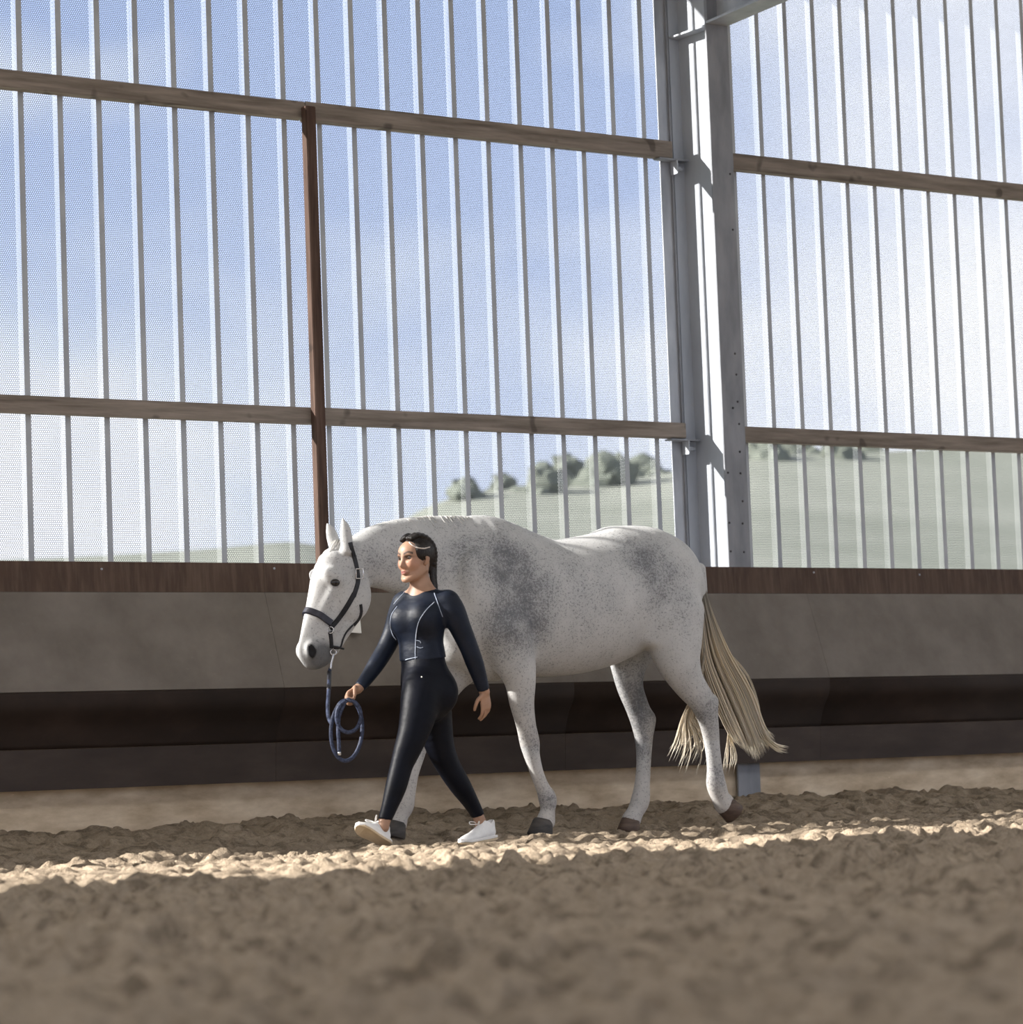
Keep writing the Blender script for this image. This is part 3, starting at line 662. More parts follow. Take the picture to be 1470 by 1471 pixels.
tag(locks('tail', TL, M_TAIL), 'long cream tail, grey at the dock')
ML = []
for i in range(230):
    u = i/229+rng.uniform(-.01, .01); x = 518+175*np.clip(u, 0, 1); 
    top = np.interp(x, [515, 540, 570, 610, 660, 695], [768, 757, 748.5, 742, 743, 746])
    if rng.random() < .62: s = 1; ln = rng.uniform(14, 26)
    else: s = -1; ln = rng.uniform(8, 24)*(1.0 if x < 640 else .5)
    Yb = YM+rng.uniform(-.012, .012); q = W(x, top+2, Yb); L = ln/255
    sx = rng.uniform(.0, .5); a = [q, q+np.array([sx*L*.3, s*.022, .010-L*.05]), q+np.array([sx*L*.7, s*(.038+.1*L), -.40*L]), q+np.array([sx*L*1.2, s*(.045+.42*L), -.85*L])]
    ML.append((np.array(a), .0060, .0025, rng.random()**3))
for i in range(30):       # forelock
    q = W(488+rng.uniform(-5, 6), 776, YM+rng.uniform(-.03, .03)); L = rng.uniform(.10, .16)
    ML.append((np.array([q, q+[-.03, rng.uniform(-.02, .02), -.02], q+[-.045-.35*L, rng.uniform(-.03, .03), -.05-.7*L]]), .004, .0015, .1))
tag(locks('mane', ML, M_MANE), 'short white mane along the crest')

# ================================================================== woman leading the horse
SHR = W(578, 867, -2.37); SHL = W(646, 864, -2.64)
sv = SHL-SHR; sv[2] = 0; sv /= np.linalg.norm(sv); ft = np.array([sv[1], -sv[0], 0])     # torso left axis and chest direction
if ft[0] > 0: ft = -ft
hv = np.array([.28, -.96, 0]); hf = np.array([-.96, -.28, 0])                            # pelvis axes
HC = W(597, 802, -2.50); hd_f = np.array([-.978, -.21, 0.]); hd_f /= np.linalg.norm(hd_f); hd_l = np.array([-hd_f[1], hd_f[0], 0]); hd_u = np.array([0, 0, 1.])
def HL(f_, l_, u_): return HC+hd_f*f_+hd_l*l_+hd_u*u_
HA = [hd_f, hd_l, hd_u]
TORSO = [(606, 852, -2.50, 19, 15), (606, 866, -2.50, 38, 21), (604, 884, -2.50, 39, 26), (604, 905, -2.50, 36, 25.5), (605, 925, -2.50, 33, 23.5), (607, 945, -2.50, 32, 23)]
HIPS = [(607, 940, -2.50, 31, 23), (609, 958, -2.50, 34, 26), (612, 980, -2.50, 38, 31), (614, 1000, -2.50, 38, 32), (613, 1012, -2.50, 32, 27)]
ARM_L = [(643, 865, -2.62, 17, 17), (651, 879, -2.64, 17, 17), (661, 901, -2.65, 14.5, 14.5), (673, 928, -2.66, 12.5, 12.5), (683, 955, -2.66, 11.5, 11.5), (691, 979, -2.65, 9, 9), (696, 994, -2.645, 8, 7)]
ARM_R = [(580, 867, -2.39, 16, 16), (573, 884, -2.36, 15, 15), (565, 908, -2.33, 13.5, 13.5), (554, 932, -2.32, 12, 12), (540, 955, -2.33, 11, 11), (525, 977, -2.34, 8.5, 8.5), (514, 990, -2.35, 7.5, 6.5)]
LEG_L = [(609, 968, -2.54, 20, 20), (605, 992, -2.57, 26, 27), (601, 1024, -2.59, 24, 26.5), (594, 1052, -2.60, 20.5, 22), (584, 1080, -2.60, 17, 18.5), (577, 1100, -2.60, 14.5, 15.5), (569, 1130, -2.60, 14, 14), (560, 1158, -2.60, 10.5, 10.5), (553, 1178, -2.60, 8.5, 8.5), (551, 1188, -2.60, 8.5, 8.5)]
LEG_R = [(616, 968, -2.46, 20, 20), (619, 996, -2.43, 26, 27), (624, 1035, -2.42, 23.5, 26), (632, 1072, -2.42, 19, 20.5), (644, 1100, -2.42, 15.5, 17), (661, 1128, -2.42, 14, 14.5), (675, 1150, -2.42, 10.5, 11), (686, 1170, -2.42, 8.5, 8.5), (692, 1186, -2.42, 8.5, 9)]
def rows(L, g=0.): return [pc(*r, g) for r in L]
def hand_chains(wr, d, pn, th, curl, L=.178, spread=1.0):
    """wrist point, hand direction, palm normal (side the fingers close to), thumb direction"""
    d = np.array(d, float); d /= np.linalg.norm(d); pn = np.array(pn, float); pn -= d*np.dot(pn, d); pn /= np.linalg.norm(pn); th = np.cross(d, pn) if np.dot(np.cross(d, pn), th) > 0 else -np.cross(d, pn)
    C = []; k = L/.178
    C.append(('palm', [[*wr, .024*k, .017*k], [*(wr+d*.03*k), .032*k, .016*k], [*(wr+d*.072*k+pn*.004), .039*k, .0145*k], [*(wr+d*.09*k+pn*.006), .037*k, .012*k]], th))
    for i, (off, ln, r) in enumerate(((.030, .074, .0088), (.010, .082, .0090), (-.010, .077, .0086), (-.029, .060, .0078))):
        p = wr+d*(.086-.004*abs(i-1))*k+th*off*k*spread+pn*.005; ang = 0; P_ = [[*(p-d*.02*k), r*k, r*k], [*p, r*k, r*k]]
        for j, (fr, ca) in enumerate(((.46, .55), (.30, 1.0), (.24, .75))):
            ang += ca*curl*(1+.08*i); p = p+(d*math.cos(ang)+pn*math.sin(ang))*ln*fr*k; P_.append([*p, (r-.0006*(j+1))*k, (r-.0006*(j+1))*k])
        C.append(('finger', P_, th))
    p = wr+d*.022*k+th*.022*k; a1 = d*.55+th*.75+pn*.35; a2 = d*.85+th*(.38-.3*curl)+pn*(.25+.45*curl); a3 = d*.85+th*(.1-.4*curl)+pn*(.3+.5*curl); P_ = [[*p, .0125*k, .0125*k]]
    for a, ln, r in ((a1, .036, .0112), (a2, .032, .0098), (a3, .026, .0082)):
        p = p+a/np.linalg.norm(a)*ln*k; P_.append([*p, r*k, r*k])
    C.append(('thumb', P_, pn)); return C
WL = W(696.5, 993, -2.645); WRr = W(514, 990, -2.35)
HAND_L = hand_chains(WL, (.10, -.02, -1), (-.25, 1, 0), (-1, 0, 0), .42, .17)
HAND_R = hand_chains(WRr, (-.86, -.10, -.42), (-.15, -.72, -.75), (-.4, -.6, .7), 1.12, .172)
def add_head(f):
    A = HA; E_ = lambda c, r, k=.015, sub=False: f.ell(HL(*c), r, A, k, sub)
    E_((-.018, 0, .035), (.094, .073, .083)); E_((.030, 0, -.022), (.062, .060, .085), .03)
    E_((.052, 0, .030), (.042, .055, .045), .03)
    CH = lambda pts, k=.015, sub=False: f.chain([[*HL(*p[:3]), p[3], p[3]] for p in pts], side=hd_l, sub=3, k=k, sub_op=sub)
    CH([(-.005, .052, -.062, .018), (.035, .042, -.090, .017), (.072, .014, -.110, .0165), (.072, -.014, -.110, .0165), (.035, -.042, -.090, .017), (-.005, -.052, -.062, .018)], .03)
    for s in (1, -1):
        E_((.058, s*.036, -.032), (.028, .022, .026), .02)
        E_((.094, s*.031, -.002), (.017, .017, .012), .012, True)
        CH([(.084, s*.014, .014, .006), (.080, s*.034, .019, .006), (.066, s*.050, .014, .005)], .014)
        E_((.083, s*.0115, -.047), (.010, .0075, .0075), .008)
        f.chain([[*HL(-.010, s*.078, .000), .0065, .015], [*HL(-.006, s*.081, -.016), .0065, .013], [*HL(.002, s*.074, -.036), .006, .008]], side=hd_l, k=.006)
    CH([(.086, 0, .010, .007), (.095, 0, -.015, .0078), (.106, 0, -.040, .0105)], .014); E_((.092, 0, -.048), (.012, .009, .006), .01)
    CH([(.080, .023, -.073, .004), (.090, .010, -.0695, .006), (.093, 0, -.070, .0055), (.090, -.010, -.0695, .006), (.080, -.023, -.073, .004)], .008)
    CH([(.080, .020, -.076, .004), (.089, .008, -.081, .0068), (.089, -.008, -.081, .0068), (.080, -.020, -.076, .004)], .008)
    CH([(.094, .018, -.0752, .0022), (.0985, 0, -.0752, .0022), (.094, -.018, -.0752, .0022)], .003, True)
    f.chain([[*HL(-.022, 0, -.045), .052, .05], [*HL(-.022, 0, -.09), .050, .05], pc(606, 846, -2.50, 16, 16.5), pc(606, 858, -2.50, 22, 18)], side=sv, k=.03)
def add_bust(f, g=0.):
    c = W(604, 890, -2.50)
    for s in (1, -1):
        f.ell(c+ft*(.070)+sv*.066*s, np.array((.055, .066, .068))+g, [ft, sv, [0, 0, 1]], .05)
def add_glute(f, g=0.):
    c = W(614, 995, -2.50)
    for s in (1, -1): f.ell(c-hf*.035+hv*.068*s, np.array((.080, .080, .095))+g, [hf, hv, [0, 0, 1]], .04)
bx = (-2.98, -1.80); by = (-2.82, -2.20)
def fine_of(C):
    P_ = np.vstack([np.array(c[1])[:, :3] for c in C]); return P_.min(0)-.015, P_.max(0)+.015
l0, l1 = fine_of(HAND_L); r0, r1 = fine_of(HAND_R); h0 = HC-.125; h1 = HC+.135; h0[2] = HC[2]-.13
f = Field(*[ticks(a, b, .0075, [(l0[i], l1[i], .0035), (r0[i], r1[i], .0035), (h0[i], h1[i], .0032)]) for i, (a, b) in enumerate((bx, by, (.02, 1.70)))])
f.chain(rows(TORSO), side=sv, k=.01); f.chain(rows(HIPS), side=hv, k=.03); add_bust(f); add_glute(f)
for A_ in (ARM_L, ARM_R): f.chain(rows(A_), side=sv, k=.03)
for A_ in (LEG_L, LEG_R): f.chain(rows(A_), side=hv, k=.05)
for H_ in (HAND_L, HAND_R):
    for nme, P_, sd_ in H_: f.chain(P_, side=sd_, sub=3, k=.012 if nme == 'palm' else (.010 if nme == 'thumb' else .004))
add_head(f)
PV, PQ = f.nets(1)
LV = (PV-HC) @ np.stack(HA).T          # head coordinates of every vertex
def g3(c, r): return np.exp(-sum(((LV[:, i]-c[i])/r[i])**2 for i in range(3)))
lips = np.clip(g3((.092, 0, -.0755), (.03, .020, .0085))*1.4, 0, 1); face = (LV[:, 0] > .03)
brow = np.zeros(len(PV)); lid = np.zeros(len(PV))
for s in (1, -1):
    brow = np.maximum(brow, np.clip(1.6*np.exp(-((LV[:, 2]-(.0185+.012*np.clip((abs(LV[:, 1])-.012)/.03, 0, 1)-.010*np.clip((abs(LV[:, 1])-.036)/.02, 0, 1)))/.0048)**2)*((LV[:, 1]*s > .010) & (LV[:, 1]*s < .056)), 0, 1))
    lid = np.maximum(lid, np.clip(1.8*g3((.082, s*.032, .0045), (.03, .019, .0068)), 0, 1))
brow *= face; lid *= face
blush = np.clip(g3((.06, .045, -.035), (.05, .03, .03))+g3((.06, -.045, -.035), (.05, .03, .03)), 0, 1)*face
def skin():
    m = NM('skin', .48, .35); v = m.coord(); n = m.noise(v, 30, 3)
    c = m.ramp(n, [(.3, (.335, .197, .13)), (.7, (.38, .228, .155))]); c = m.mix(m.math('MULTIPLY', m.attr('blush'), .35), c, (.52, .22, .15))
    c = m.mix(m.math('MULTIPLY', m.attr('lips'), .9), c, (.25, .075, .065)); c = m.mix(m.math('MULTIPLY', m.attr('lid'), .85), c, (.045, .028, .022)); c = m.mix(m.math('MULTIPLY', m.attr('brow'), .9), c, (.035, .022, .017))
    m.color(c); m.b.inputs['Subsurface Weight'].default_value = .08; m.b.inputs['Subsurface Radius'].default_value = (.01, .004, .002); return m.m
person = tag(empty('person', (W(606, 1218, -2.5)[0], -2.5, 0)), 'woman in navy top and black leggings striding ahead of the horse shoulder', 'person')
PB = big_mesh('body', PV, PQ, skin(), person, {'lips': lips, 'lid': lid, 'brow': brow, 'blush': blush})
M_SCL = NM('eye_white', .15, .5, (.16, .14, .13)).m
M_IRIS = NM('brown_iris', .1, .5, (.035, .020, .013)).m
for s in (1, -1):
    bm = bmesh.new(); bmesh.ops.create_uvsphere(bm, u_segments=20, v_segments=14, radius=.0118); c = Vector(HL(.0755, s*.0315, -.0012))
    for v in bm.verts: v.co += c
    me = bpy.data.meshes.new('eye'); bm.to_mesh(me); bm.free(); me.materials.append(M_SCL); me.materials.append(M_IRIS); o = bpy.data.objects.new('eye', me); COL.objects.link(o); par(o, person)
    gz = Vector(hd_f)
    for p in me.polygons:
        p.use_smooth = True
        if (p.center-c).normalized().dot(gz) > .74: p.material_index = 1
# ------------------------------------------------------------------ clothes
def cloth(name, c1, c2, rough, sheen):
    m = NM(name, rough, sheen); v = m.coord(); n = m.noise(v, 9, 4); m.color(m.ramp(n, [(.3, c1), (.7, c2)]))
    fold = m.noise(m.coord((1, 1, 2.2)), 11, 3, .5); m.bump(fold, .35, .012); return m.m
M_TOP = cloth('navy_stretch_fabric', (.0045, .0075, .016), (.008, .0125, .026), .52, .22)
M_LEG = cloth('black_stretch_fabric', (.0025, .0032, .0065), (.004, .005, .010), .50, .12)
M_PIPE = simple('pale_blue_piping', (.30, .35, .45), (.40, .45, .55), 20, .6)
g = .0055
f = Field(*[ticks(a, b, s_) for a, b, s_ in ((-2.90, -1.82, .0065), (-2.80, -2.20, .0065), (.74, 1.42, .0065))])
f.chain(rows(TORSO, g), side=sv, k=.01); f.chain(rows(HIPS, g+.004), side=hv, k=.03); add_bust(f, g)
for A_ in (ARM_L, ARM_R): f.chain(rows(A_, g-.001), side=sv, k=.03)
zc = W(606, 847.5, -2.5)[2]
pass
hem = W(607, 947, -2.5)
# hem only cuts the torso: keep the arms, which hang lower
x, y, z = f.t; tor = ((x[:, None, None]-hem[0])*sv[0]+(y[None, :, None]-hem[1])*sv[1]); tor2 = ((x[:, None, None]-hem[0])*ft[0]+(y[None, :, None]-hem[1])*ft[1])
cut_h = hem[2]-(z[None, None, :])-.012*tor2/.1; mask = np.abs(tor) < .155
armd = np.full(f.d.shape, .5, np.float32)
fa = Field(x, y, z)
for A_ in (ARM_L, ARM_R): fa.chain(rows(A_, g-.001), side=sv, k=.03)
f.d = np.where(fa.d < .004, np.minimum(np.maximum(f.d, cut_h+0*f.d), np.maximum(fa.d, -1)), np.maximum(f.d, cut_h+0*f.d)).astype(np.float32)
def arm_cut(f, p, d):   # trims the sleeve end near the wrist only
    d = np.array(d)/np.linalg.norm(d); x, y, z = f.t; q = (x[:, None, None]-p[0])*d[0]+(y[None, :, None]-p[1])*d[1]+(z[None, None, :]-p[2])*d[2]
    r2_ = (x[:, None, None]-p[0])**2+(y[None, :, None]-p[1])**2+(z[None, None, :]-p[2])**2
    f.d = np.where(r2_ < .11**2, np.maximum(f.d, q), f.d).astype(np.float32)
arm_cut(f, W(606, 847.5, -2.50), np.array([0, 0, 1.])+.22*ft); arm_cut(f, W(695, 991, -2.645), WL-W(683, 955, -2.66)); arm_cut(f, W(516.5, 987, -2.35), WRr-W(540, 955, -2.33))
V_, Q_ = f.nets(1); SHIRT = big_mesh('shirt', V_, Q_, M_TOP, person); SHIRT['label'] = 'fitted navy long-sleeved sports top'
f = Field(*[ticks(a, b, s_) for a, b, s_ in ((-2.85, -1.95, .0068), (-2.82, -2.22, .0068), (.06, 1.06, .0068))])
f.chain(rows(HIPS, .005), side=hv, k=.02); f.chain(rows(TORSO[-2:], .002), side=sv, k=.02); add_glute(f, .005)
for A_ in (LEG_L, LEG_R): f.chain(rows(A_, .005), side=hv, k=.05)
f.cut(W(607, 936, -2.5), (0, 0, 1)); arm_cut(f, W(553, 1178, -2.60), (-.18, 0, -1)); arm_cut(f, W(687, 1172, -2.42), (.35, 0, -1))
V_, Q_ = f.nets(1); LEGG = big_mesh('leggings', V_, Q_, M_LEG, person); LEGG['label'] = 'tight black ankle-length leggings'
ST = bvh(SHIRT); LT = bvh(LEGG)
def seam(name, pts, tree, r=.0022, mat=None, parent=None):
    P_ = [hit(tree, *p, lift=.0012) for p in spline(np.array(pts, float), 6)]; P_ = [p for p in P_ if p is not None]
    if len(P_) > 2: return tube(name, P_, r, mat or M_PIPE, parent or SHIRT, seg=5)
seam('piping', [(583, 849), (573, 860), (566, 868)], ST); seam('piping', [(624, 852), (628, 863), (633, 878), (636, 886)], ST)
seam('piping', [(624, 865), (612, 877), (602, 893), (598, 912), (597, 935), (597, 947)], ST)
seam('piping', [(571, 871), (563, 883), (561, 897), (564, 911), (569, 919)], ST)
seam('piping', [(583, 948), (590, 946), (600, 944)], ST); seam('piping', [(598, 920), (603, 921), (605, 924)], ST, .0015); seam('piping', [(599, 929), (604, 931), (608, 930)], ST, .0015)
bd_ = hit(LT, 606, 973); 
if bd_ is not None: tube('logo_dot', [bd_, bd_+np.array([-.002, -.002, 0])], .004, M_WHITE, LEGG, seg=8)
# ------------------------------------------------------------------ hair, drawn back into braids
f = Field(*[ticks(HC[i]-a, HC[i]+b, .0045) for i, (a, b) in enumerate(((.14, .17), (.13, .13), (.21, .15)))])
f.ell(HL(-.022, 0, .040), (.099, .079, .087), HA, .01); f.chain([[*HL(-.07, 0, .0), .055, .05], [*HL(-.075, 0, -.045), .04, .035]], side=hd_l, k=.02)
[f.ell(HL(.004, s*.055, .030), (.056, .028, .052), HA, .01) for s in (1, -1)]
f.ell(HL(.092, 0, -.030), (.080, .070, .106), HA, .01, True); f.ell(HL(.045, .085, -.065), (.055, .04, .062), HA, .01, True); f.ell(HL(.045, -.085, -.065), (.055, .04, .062), HA, .01, True)
for s in (1, -1): f.ell(HL(-.002, s*.085, -.018), (.018, .022, .022), HA, .008, True)
for s in (1, -1):        # two dutch braids from the forehead over the ears to the nape
    bp = spline([HL(.062, s*.022, .098), HL(.02, s*.038, .118), HL(-.035, s*.050, .105), HL(-.078, s*.052, .068), HL(-.098, s*.045, .020), HL(-.100, s*.034, -.03)], 5)
    for i, p in enumerate(bp):
        t = bp[min(i+1, len(bp)-1)]-bp[max(i-1, 0)]; t /= np.linalg.norm(t); lat = np.cross(t, p-HL(-.02, 0, .03)); lat /= np.linalg.norm(lat)
        f.ell(p+lat*(.008 if i % 2 else -.008), (.0155, .0155, .0125), None, .005)
tail = spline([HL(-.100, .028, -.03), HL(-.096, .030, -.075), HL(-.088, .040, -.115), HL(-.085, .048, -.150), HL(-.082, .055, -.185)], 6)
for i, p in enumerate(tail): f.ell(p+hd_f*(.010 if i % 2 else -.010), np.array((.0165, .015, .0115))*(1-.016*i), None, .004)
V_, Q_ = f.nets(1)
def hairm():
    m = NM('dark_brown_hair', .42, .3); v = m.coord((1, 1, 1)); w = m.noise(m.coord((60, 60, 14)), 3, 4, .6); m.color(m.ramp(w, [(.35, (.006, .0045, .004)), (.7, (.022, .016, .014))])); m.bump(w, .5, .01); return m.m
HAIR = big_mesh('hair', V_, Q_, hairm(), person); HAIR['label'] = 'dark brown hair braided back'
bt = bvh(HAIR); M_STRIP = simple('pale_hair_strip', (.48, .42, .38), (.62, .56, .52), 30, .6)
pt_ = bvh(PB); P_ = []
for p in spline(np.array([(588, 779.5), (593, 784), (600, 787), (609, 788), (617, 786)], float), 5):
    c_ = [q for q in (hit(bt, *p, lift=.002), hit(pt_, *p, lift=.002)) if q is not None]
    if c_: P_.append(min(c_, key=lambda q: np.linalg.norm(q-CAM)))
if len(P_) > 3: tube('hair_strip', P_, .0036, M_STRIP, HAIR, seg=6)  # thin pale strip laid across the hair above the ear
# ------------------------------------------------------------------ trainers, built once in their own frame
M_SHOE = simple('white_trainer', (.74, .74, .74), (.84, .84, .84), 25, .55, .3, bump=.15)
M_SOLE = simple('tan_rubber_sole', (.52, .40, .26), (.66, .54, .38), 12, .7)
M_MID = simple('white_midsole', (.78, .76, .73), (.86, .84, .81), 12, .6)
f = Field(ticks(-.06, .25, .004), ticks(-.06, .06, .004), ticks(-.01, .14, .004))
f.chain([[-.012, 0, .038, .030, .034], [.04, 0, .040, .034, .036], [.10, 0, .034, .040, .032], [.155, 0, .028, .043, .026], [.195, 0, .022, .034, .019], [.212, 0, .019, .02, .012]], sub=4, k=.01)
f.chain([[-.020, 0, .05, .026, .022], [-.022, 0, .092, .027, .026]], k=.02); f.chain([[.015, 0, .06, .030, .03], [.018, 0, .092, .030, .034]], k=.02)
f.chain([[.10, 0, .052, .024, .018], [.05, 0, .076, .024, .020]], k=.02)
f.chain([[-.002, 0, .10, .024, .034], [-.002, 0, .14, .034, .045]], k=.008, sub_op=True); f.cut((0, 0, .014), (0, 0, -1))
uV, uQ = f.nets(1)
def sole_mesh(z0, z1, grow, mat):
    pr = [(-.05, .010), (-.045, .026), (-.02, .034), (.03, .035), (.08, .038), (.13, .044), (.17, .044), (.20, .034), (.22, .012)]
    ol = [(x_, w_) for x_, w_ in pr]+[(x_, -w_) for x_, w_ in pr[::-1]]; n = len(ol); V = []; Fc = []
    for z_, g_ in ((z0, .92), (z0+.003, 1), (z1, 1.0)):
        for x_, w_ in ol: V.append(((x_-.08)*g_*grow+.08, w_*g_*grow, z_+.03*max(0, (x_-.15)/.07)**2*.5))
    for i in range(2):
        for k in range(n): Fc.append((i*n+k, (i*n+(k+1) % n), (i+1)*n+(k+1) % n, (i+1)*n+k))
    Fc += [tuple(range(n)), tuple(range(2*n, 3*n))[::-1]]; me = bpy.data.meshes.new('sole'); me.from_pydata(V, [], Fc); me.materials.append(mat)
    bm = bmesh.new(); bm.from_mesh(me); bmesh.ops.recalc_face_normals(bm, faces=bm.faces); bm.to_mesh(me); bm.free(); return me
ME_OUT = sole_mesh(-.004, .008, 1.0, M_SOLE); ME_MID = sole_mesh(.008, .022, 1.0, M_MID)
def shoe(heel, toe, roll, label):
    heel = np.array(heel); toe = np.array(toe); d = toe-heel; d /= np.linalg.norm(d); lat = np.cross([0, 0, 1.], d); lat /= np.linalg.norm(lat); up = np.cross(d, lat); cr_, sr_ = math.cos(roll), math.sin(roll); lat, up = lat*cr_+up*sr_, up*cr_-lat*sr_; d = d*.94; lat = lat*.97; up = up*.97
    Mx = np.eye(4); Mx[:3, 0] = d; Mx[:3, 1] = lat; Mx[:3, 2] = up; Mx[:3, 3] = heel+d*.05
    tr = lambda V: (np.asarray(V) @ Mx[:3, :3].T)+Mx[:3, 3]
    up_ = big_mesh('shoe', tr(uV), uQ, M_SHOE, person); up_['label'] = label
    for nm, me in (('outsole', ME_OUT), ('midsole', ME_MID)):
        m2 = me.copy(); m2.transform(Matrix(Mx.tolist())); o = bpy.data.objects.new(nm, m2); COL.objects.link(o); o.parent = up_
    V = []; Fc = []
    for i in range(5):
        t = i/4; x_ = .112-.052*t; z_ = .066+.028*t; pth = [(x_-.006*abs(w_), .026*w_, z_-.016*w_*w_) for w_ in np.linspace(-1, 1, 7)]; V, Fc = tube_data(tr(pth), .0028, 5, V, Fc)
    mesh_obj('lace', V, Fc, M_MID, up_, smooth=True)
    V = []; Fc = []
    for s in (1, -1):
        lp = spline([(.062, 0, .094), (.075, s*.02, .108), (.095, s*.036, .112), (.098, s*.030, .100), (.075, s*.010, .096), (.062, 0, .094)], 5); V, Fc = tube_data(tr(lp), .0028, 5, V, Fc)
    mesh_obj('lace_bow', V, Fc, M_MID, up_, smooth=True); return up_
shoe(W(559, 1215, -2.585), W(508, 1187, -2.66), .34, 'front white trainer landing on its heel')
shoe(W(712, 1205, -2.42), W(656, 1216, -2.46), 0, 'rear white trainer flat on the sand')

# ================================================================== halter on the head of the horse
M_STRAP = simple('black_webbing', (.008, .008, .011), (.018, .018, .024), 40, .5, .4, bump=.2)
M_PAD = simple('dark_padded_leather', (.018, .018, .028), (.03, .03, .045), 30, .38, .5)
M_METAL = simple('silver_metal', (.55, .55, .56), (.68, .68, .70), 20, .25, .5, metal=.9)
halter = tag(empty('halter', W(478, 900, YM)), 'black halter with padded noseband on the horse head', 'halter')
def ribbon(name, pts, nrm, w, t, mat, parent, closed=False):
    """strap through pts with outward normals: rectangular section"""
    P_ = np.asarray(pts, float); N_ = np.asarray(nrm, float); n = len(P_); V = []; Fc = []
    T_ = (np.roll(P_, -1, 0)-np.roll(P_, 1, 0)) if closed else np.gradient(P_, axis=0); T_ /= np.linalg.norm(T_, axis=1)[:, None]
    for i in range(n):
        b_ = np.cross(T_[i], N_[i]); b_ /= np.linalg.norm(b_)+1e-9; nn = np.cross(b_, T_[i])
        for a, c in ((-1, 0), (-.8, 1), (.8, 1), (1, 0)): V.append(P_[i]+b_*a*w/2+nn*c*t)
    for i in range(n if closed else n-1):
        j = (i+1) % n
        for k in range(4): Fc.append((4*i+k, 4*i+(k+1) % 4, 4*j+(k+1) % 4, 4*j+k))
    if not closed: Fc += [(0, 1, 2, 3), tuple(4*(n-1)+k for k in range(4))]
    o = mesh_obj(name, V, Fc, mat, parent, smooth=False); bm = bmesh.new(); bm.from_mesh(o.data); bmesh.ops.recalc_face_normals(bm, faces=bm.faces); bm.to_mesh(o.data); bm.free(); return o
def strap_on(name, px_pts, w, mat=None, t=.005, both=True):
    for far in ((0, 1) if both else (0,)):
        P_ = []; N_ = []
        for p in spline(np.array(px_pts, float), 5):
            r = Vector(ray(*p)).normalized(); h = HT.ray_cast(Vector(CAM), r)
            if h[0] is None: continue
            q = np.array(h[0]); nn = np.array(h[1])
            if far:
                q = q.copy(); q[1] = 2*YM-q[1]; nn = nn*[1, -1, 1]; h2 = HT.find_nearest(Vector(q)); q = np.array(h2[0]); nn = np.array(h2[1])
            P_.append(q+nn*.001); N_.append(nn)
        if len(P_) > 3:
            P_ = np.array(P_); N_ = np.array(N_)
            for _ in range(2): P_[1:-1] = (P_[:-2]+2*P_[1:-1]+P_[2:])/4; N_[1:-1] = (N_[:-2]+2*N_[1:-1]+N_[2:])/4
            ribbon(name, P_, N_, w, t, mat or M_STRAP, halter)
def loop_on(name, c, ax, w, mat, t=.006, n=40, a0=0, a1=2*math.pi, slack=0.0):
    c = np.array(c); ax = np.array(ax, float); ax /= np.linalg.norm(ax); u = np.array([0, 1., 0]); u -= ax*np.dot(u, ax); u /= np.linalg.norm(u); v = np.cross(ax, u); P_ = []; N_ = []
    full = abs(a1-a0-2*math.pi) < 1e-6
    for k in range(n):
        a = a0+(a1-a0)*k/(n if full else n-1); d = u*math.cos(a)+v*math.sin(a); h = HT.ray_cast(Vector(c+d*.4), Vector(-d))
        q = np.array(h[0]) if h[0] is not None else c+d*.1
        P_.append(q+d*(.002+slack)); N_.append(d)
    P_ = np.array(P_)
    for _ in range(3): P_ = (np.roll(P_, 1, 0)+2*P_+np.roll(P_, -1, 0))/4 if full else np.r_[P_[:1], (P_[:-2]+2*P_[1:-1]+P_[2:])/4, P_[-1:]]
    return ribbon(name, P_, N_, w, t, mat, halter, full)
cN = W(462, 893, YM); axN = W(466, 880, YM)-W(452, 938, YM); q1 = W(432, 880, YM); q2 = W(474, 911, YM); dN = q2-q1; dN /= np.linalg.norm(dN); axN = np.cross(dN, [0, 1., 0])
vv_ = np.cross(axN/np.linalg.norm(axN), [0, 1., 0]); a_ = math.pi/2 if vv_[0] < 0 else -math.pi/2
loop_on('noseband', cN, axN, .040, M_PAD, .009, a0=a_-1.85, a1=a_+1.85)
strap_on('cheek_strap', [(474, 903), (484, 892), (497, 874), (509, 853)], .030)
strap_on('crown_strap', [(508, 857), (514, 838), (514, 825), (511, 808), (505, 787), (503, 779)], .028)
strap_on('throat_strap', [(518, 868), (519, 880), (515, 890), (508, 898)], .018, both=False)
ring_p = hit(HT, 474, 905, .006)
def ring(name, c, n, r, rr, mat, parent):
    n = np.array(n, float); n /= np.linalg.norm(n); u = np.cross(n, [.2, .1, 1]); u /= np.linalg.norm(u); v = np.cross(n, u)
    return tube(name, [np.array(c)+r*(u*math.cos(a)+v*math.sin(a)) for a in np.linspace(0, 2*math.pi, 20, endpoint=False)], rr, mat, parent, seg=6, closed=True)
if ring_p is not None: ring('square_ring', ring_p, -ray(474, 905), .017, .0035, M_METAL, halter)
bk = hit(HT, 513, 826, .024)
if bk is not None:
    rr_ = np.array(ray(513, 826)); u = RW[:, 0]; v = -RW[:, 1]; hw, hh = .019, .026
    tube('buckle', [bk+u*a*hw+v*b*hh for a, b in ((-1, -1), (0, -1), (1, -1), (1, 0), (1, 1), (0, 1), (-1, 1), (-1, 0))], .0042, M_METAL, halter, seg=6, closed=True)
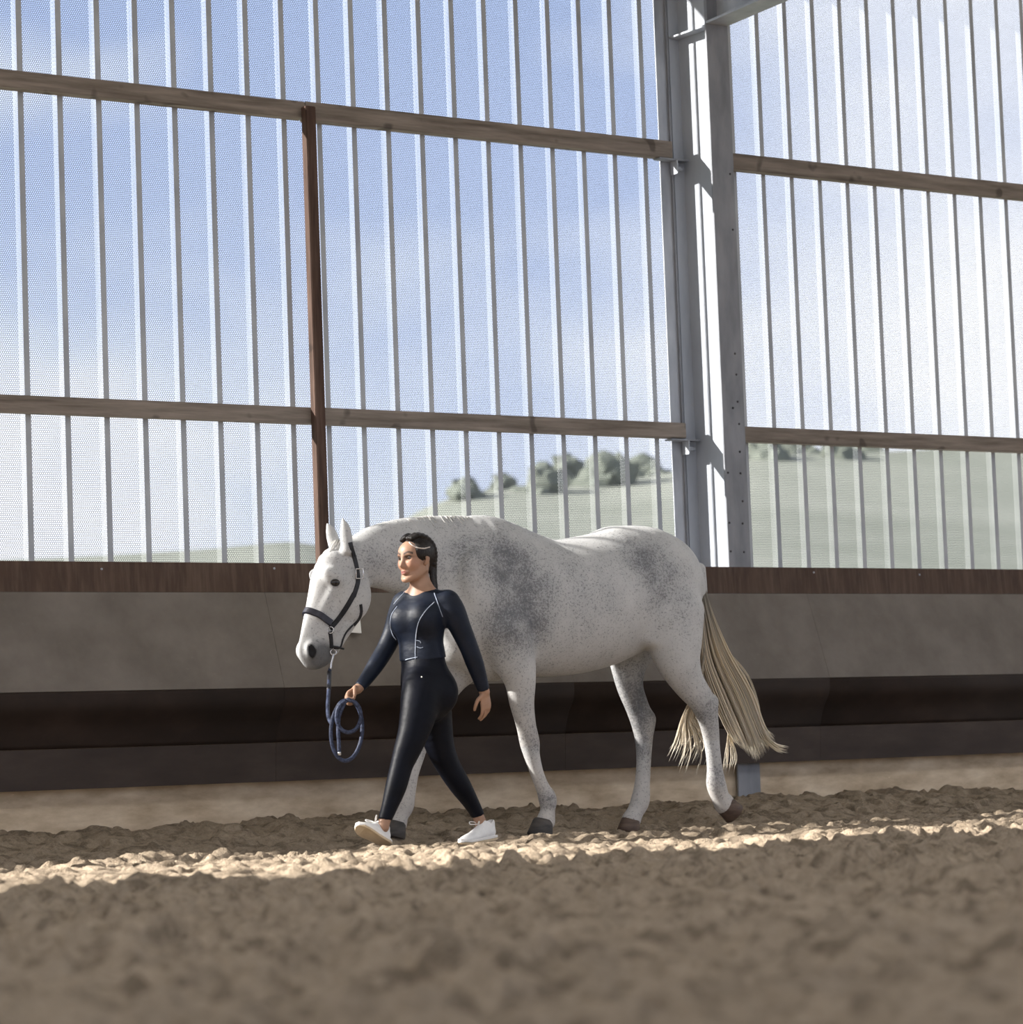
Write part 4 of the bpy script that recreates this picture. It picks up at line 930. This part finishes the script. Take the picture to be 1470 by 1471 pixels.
# chin strap hanging below the jaw, with its ring
strap_on('chin_strap', [(474, 907), (475.5, 918), (476, 931)], .026, both=False)
tube('chin_strap', spline(np.array([W(507, 898, YM-.085), W(498, 908, YM-.085), W(493, 918, YM-.08), W(489, 930, YM-.07), W(480, 931, YM-.06)]), 5), .0055, M_STRAP, halter)
tube('keeper', spline(np.array([W(476, 928, YM-.075), W(486, 930, YM-.07), W(494, 932, YM-.07)]), 4), .006, M_STRAP, halter)
ring('chin_ring', W(479, 937, YM-.06), (.3, 1, 0), .016, .0035, M_METAL, halter)

# ================================================================== lead rope
M_ROPE = NM('navy_rope', .6, .35); _v = M_ROPE.coord((90, 90, 90)); _w = M_ROPE.noise(_v, 1.0, 2); M_ROPE.color(M_ROPE.ramp(_w, [(.35, (.012, .017, .04)), (.65, (.05, .065, .12))])); M_ROPE.bump(_w, .5, .004); M_ROPE = M_ROPE.m
rope = tag(empty('lead_rope', W(497, 1095, -2.38)), 'navy lead rope coiled in the hand of the woman', 'rope')
sn = W(478, 945, YM-.06)
tube('snap_hook', spline(np.array([W(479, 939, YM-.06), sn, W(476, 952, YM-.06), W(475, 962, YM-.06)]), 4), .007, M_METAL, rope)
hp = W(505, 1005, -2.41)
path = [W(475, 960, YM-.05), W(473, 968, -1.80), W(472.5, 990, -1.94), W(471, 1015, -2.12), W(472.5, 1032, -2.25), W(477, 1038, -2.33), W(481, 1024, -2.38), W(489, 1010, -2.41), W(502, 1005, -2.41)]
def ell_path(cx, cy, rx, ry, a0, a1, n, Y, tilt=0., dY=.0):
    o = []
    for k in range(n):
        a = a0+(a1-a0)*k/(n-1); x_ = rx*math.sin(a); y_ = -ry*math.cos(a); o.append(W(cx+x_*math.cos(tilt)-y_*math.sin(tilt), cy+x_*math.sin(tilt)+y_*math.cos(tilt), Y+dY*math.sin(a)))
    return o
path += ell_path(498, 1049, 22.5, 44, .35, 2*math.pi-.35, 14, -2.40, .06, -.02)
path += ell_path(501, 1029, 17.5, 23, .0, 2*math.pi-.3, 12, -2.43, .05, -.02)
path += [W(494, 1012, -2.42), W(487, 1030, -2.41), W(486, 1052, -2.41), W(487, 1066, -2.41), W(487.5, 1080, -2.41)]
tube('rope', spline(np.array(path), 6), .0105, M_ROPE, rope, seg=8)
tube('rope_end', [W(487.5, 1079, -2.41), W(487.8, 1085, -2.41)], .0095, M_METAL, rope)
tube('shrink_sleeve', spline(np.array([W(473.2, 966, -1.79), W(472.8, 980, -1.87), W(472.4, 992, -1.95)]), 4), .0125, M_STRAP, rope)
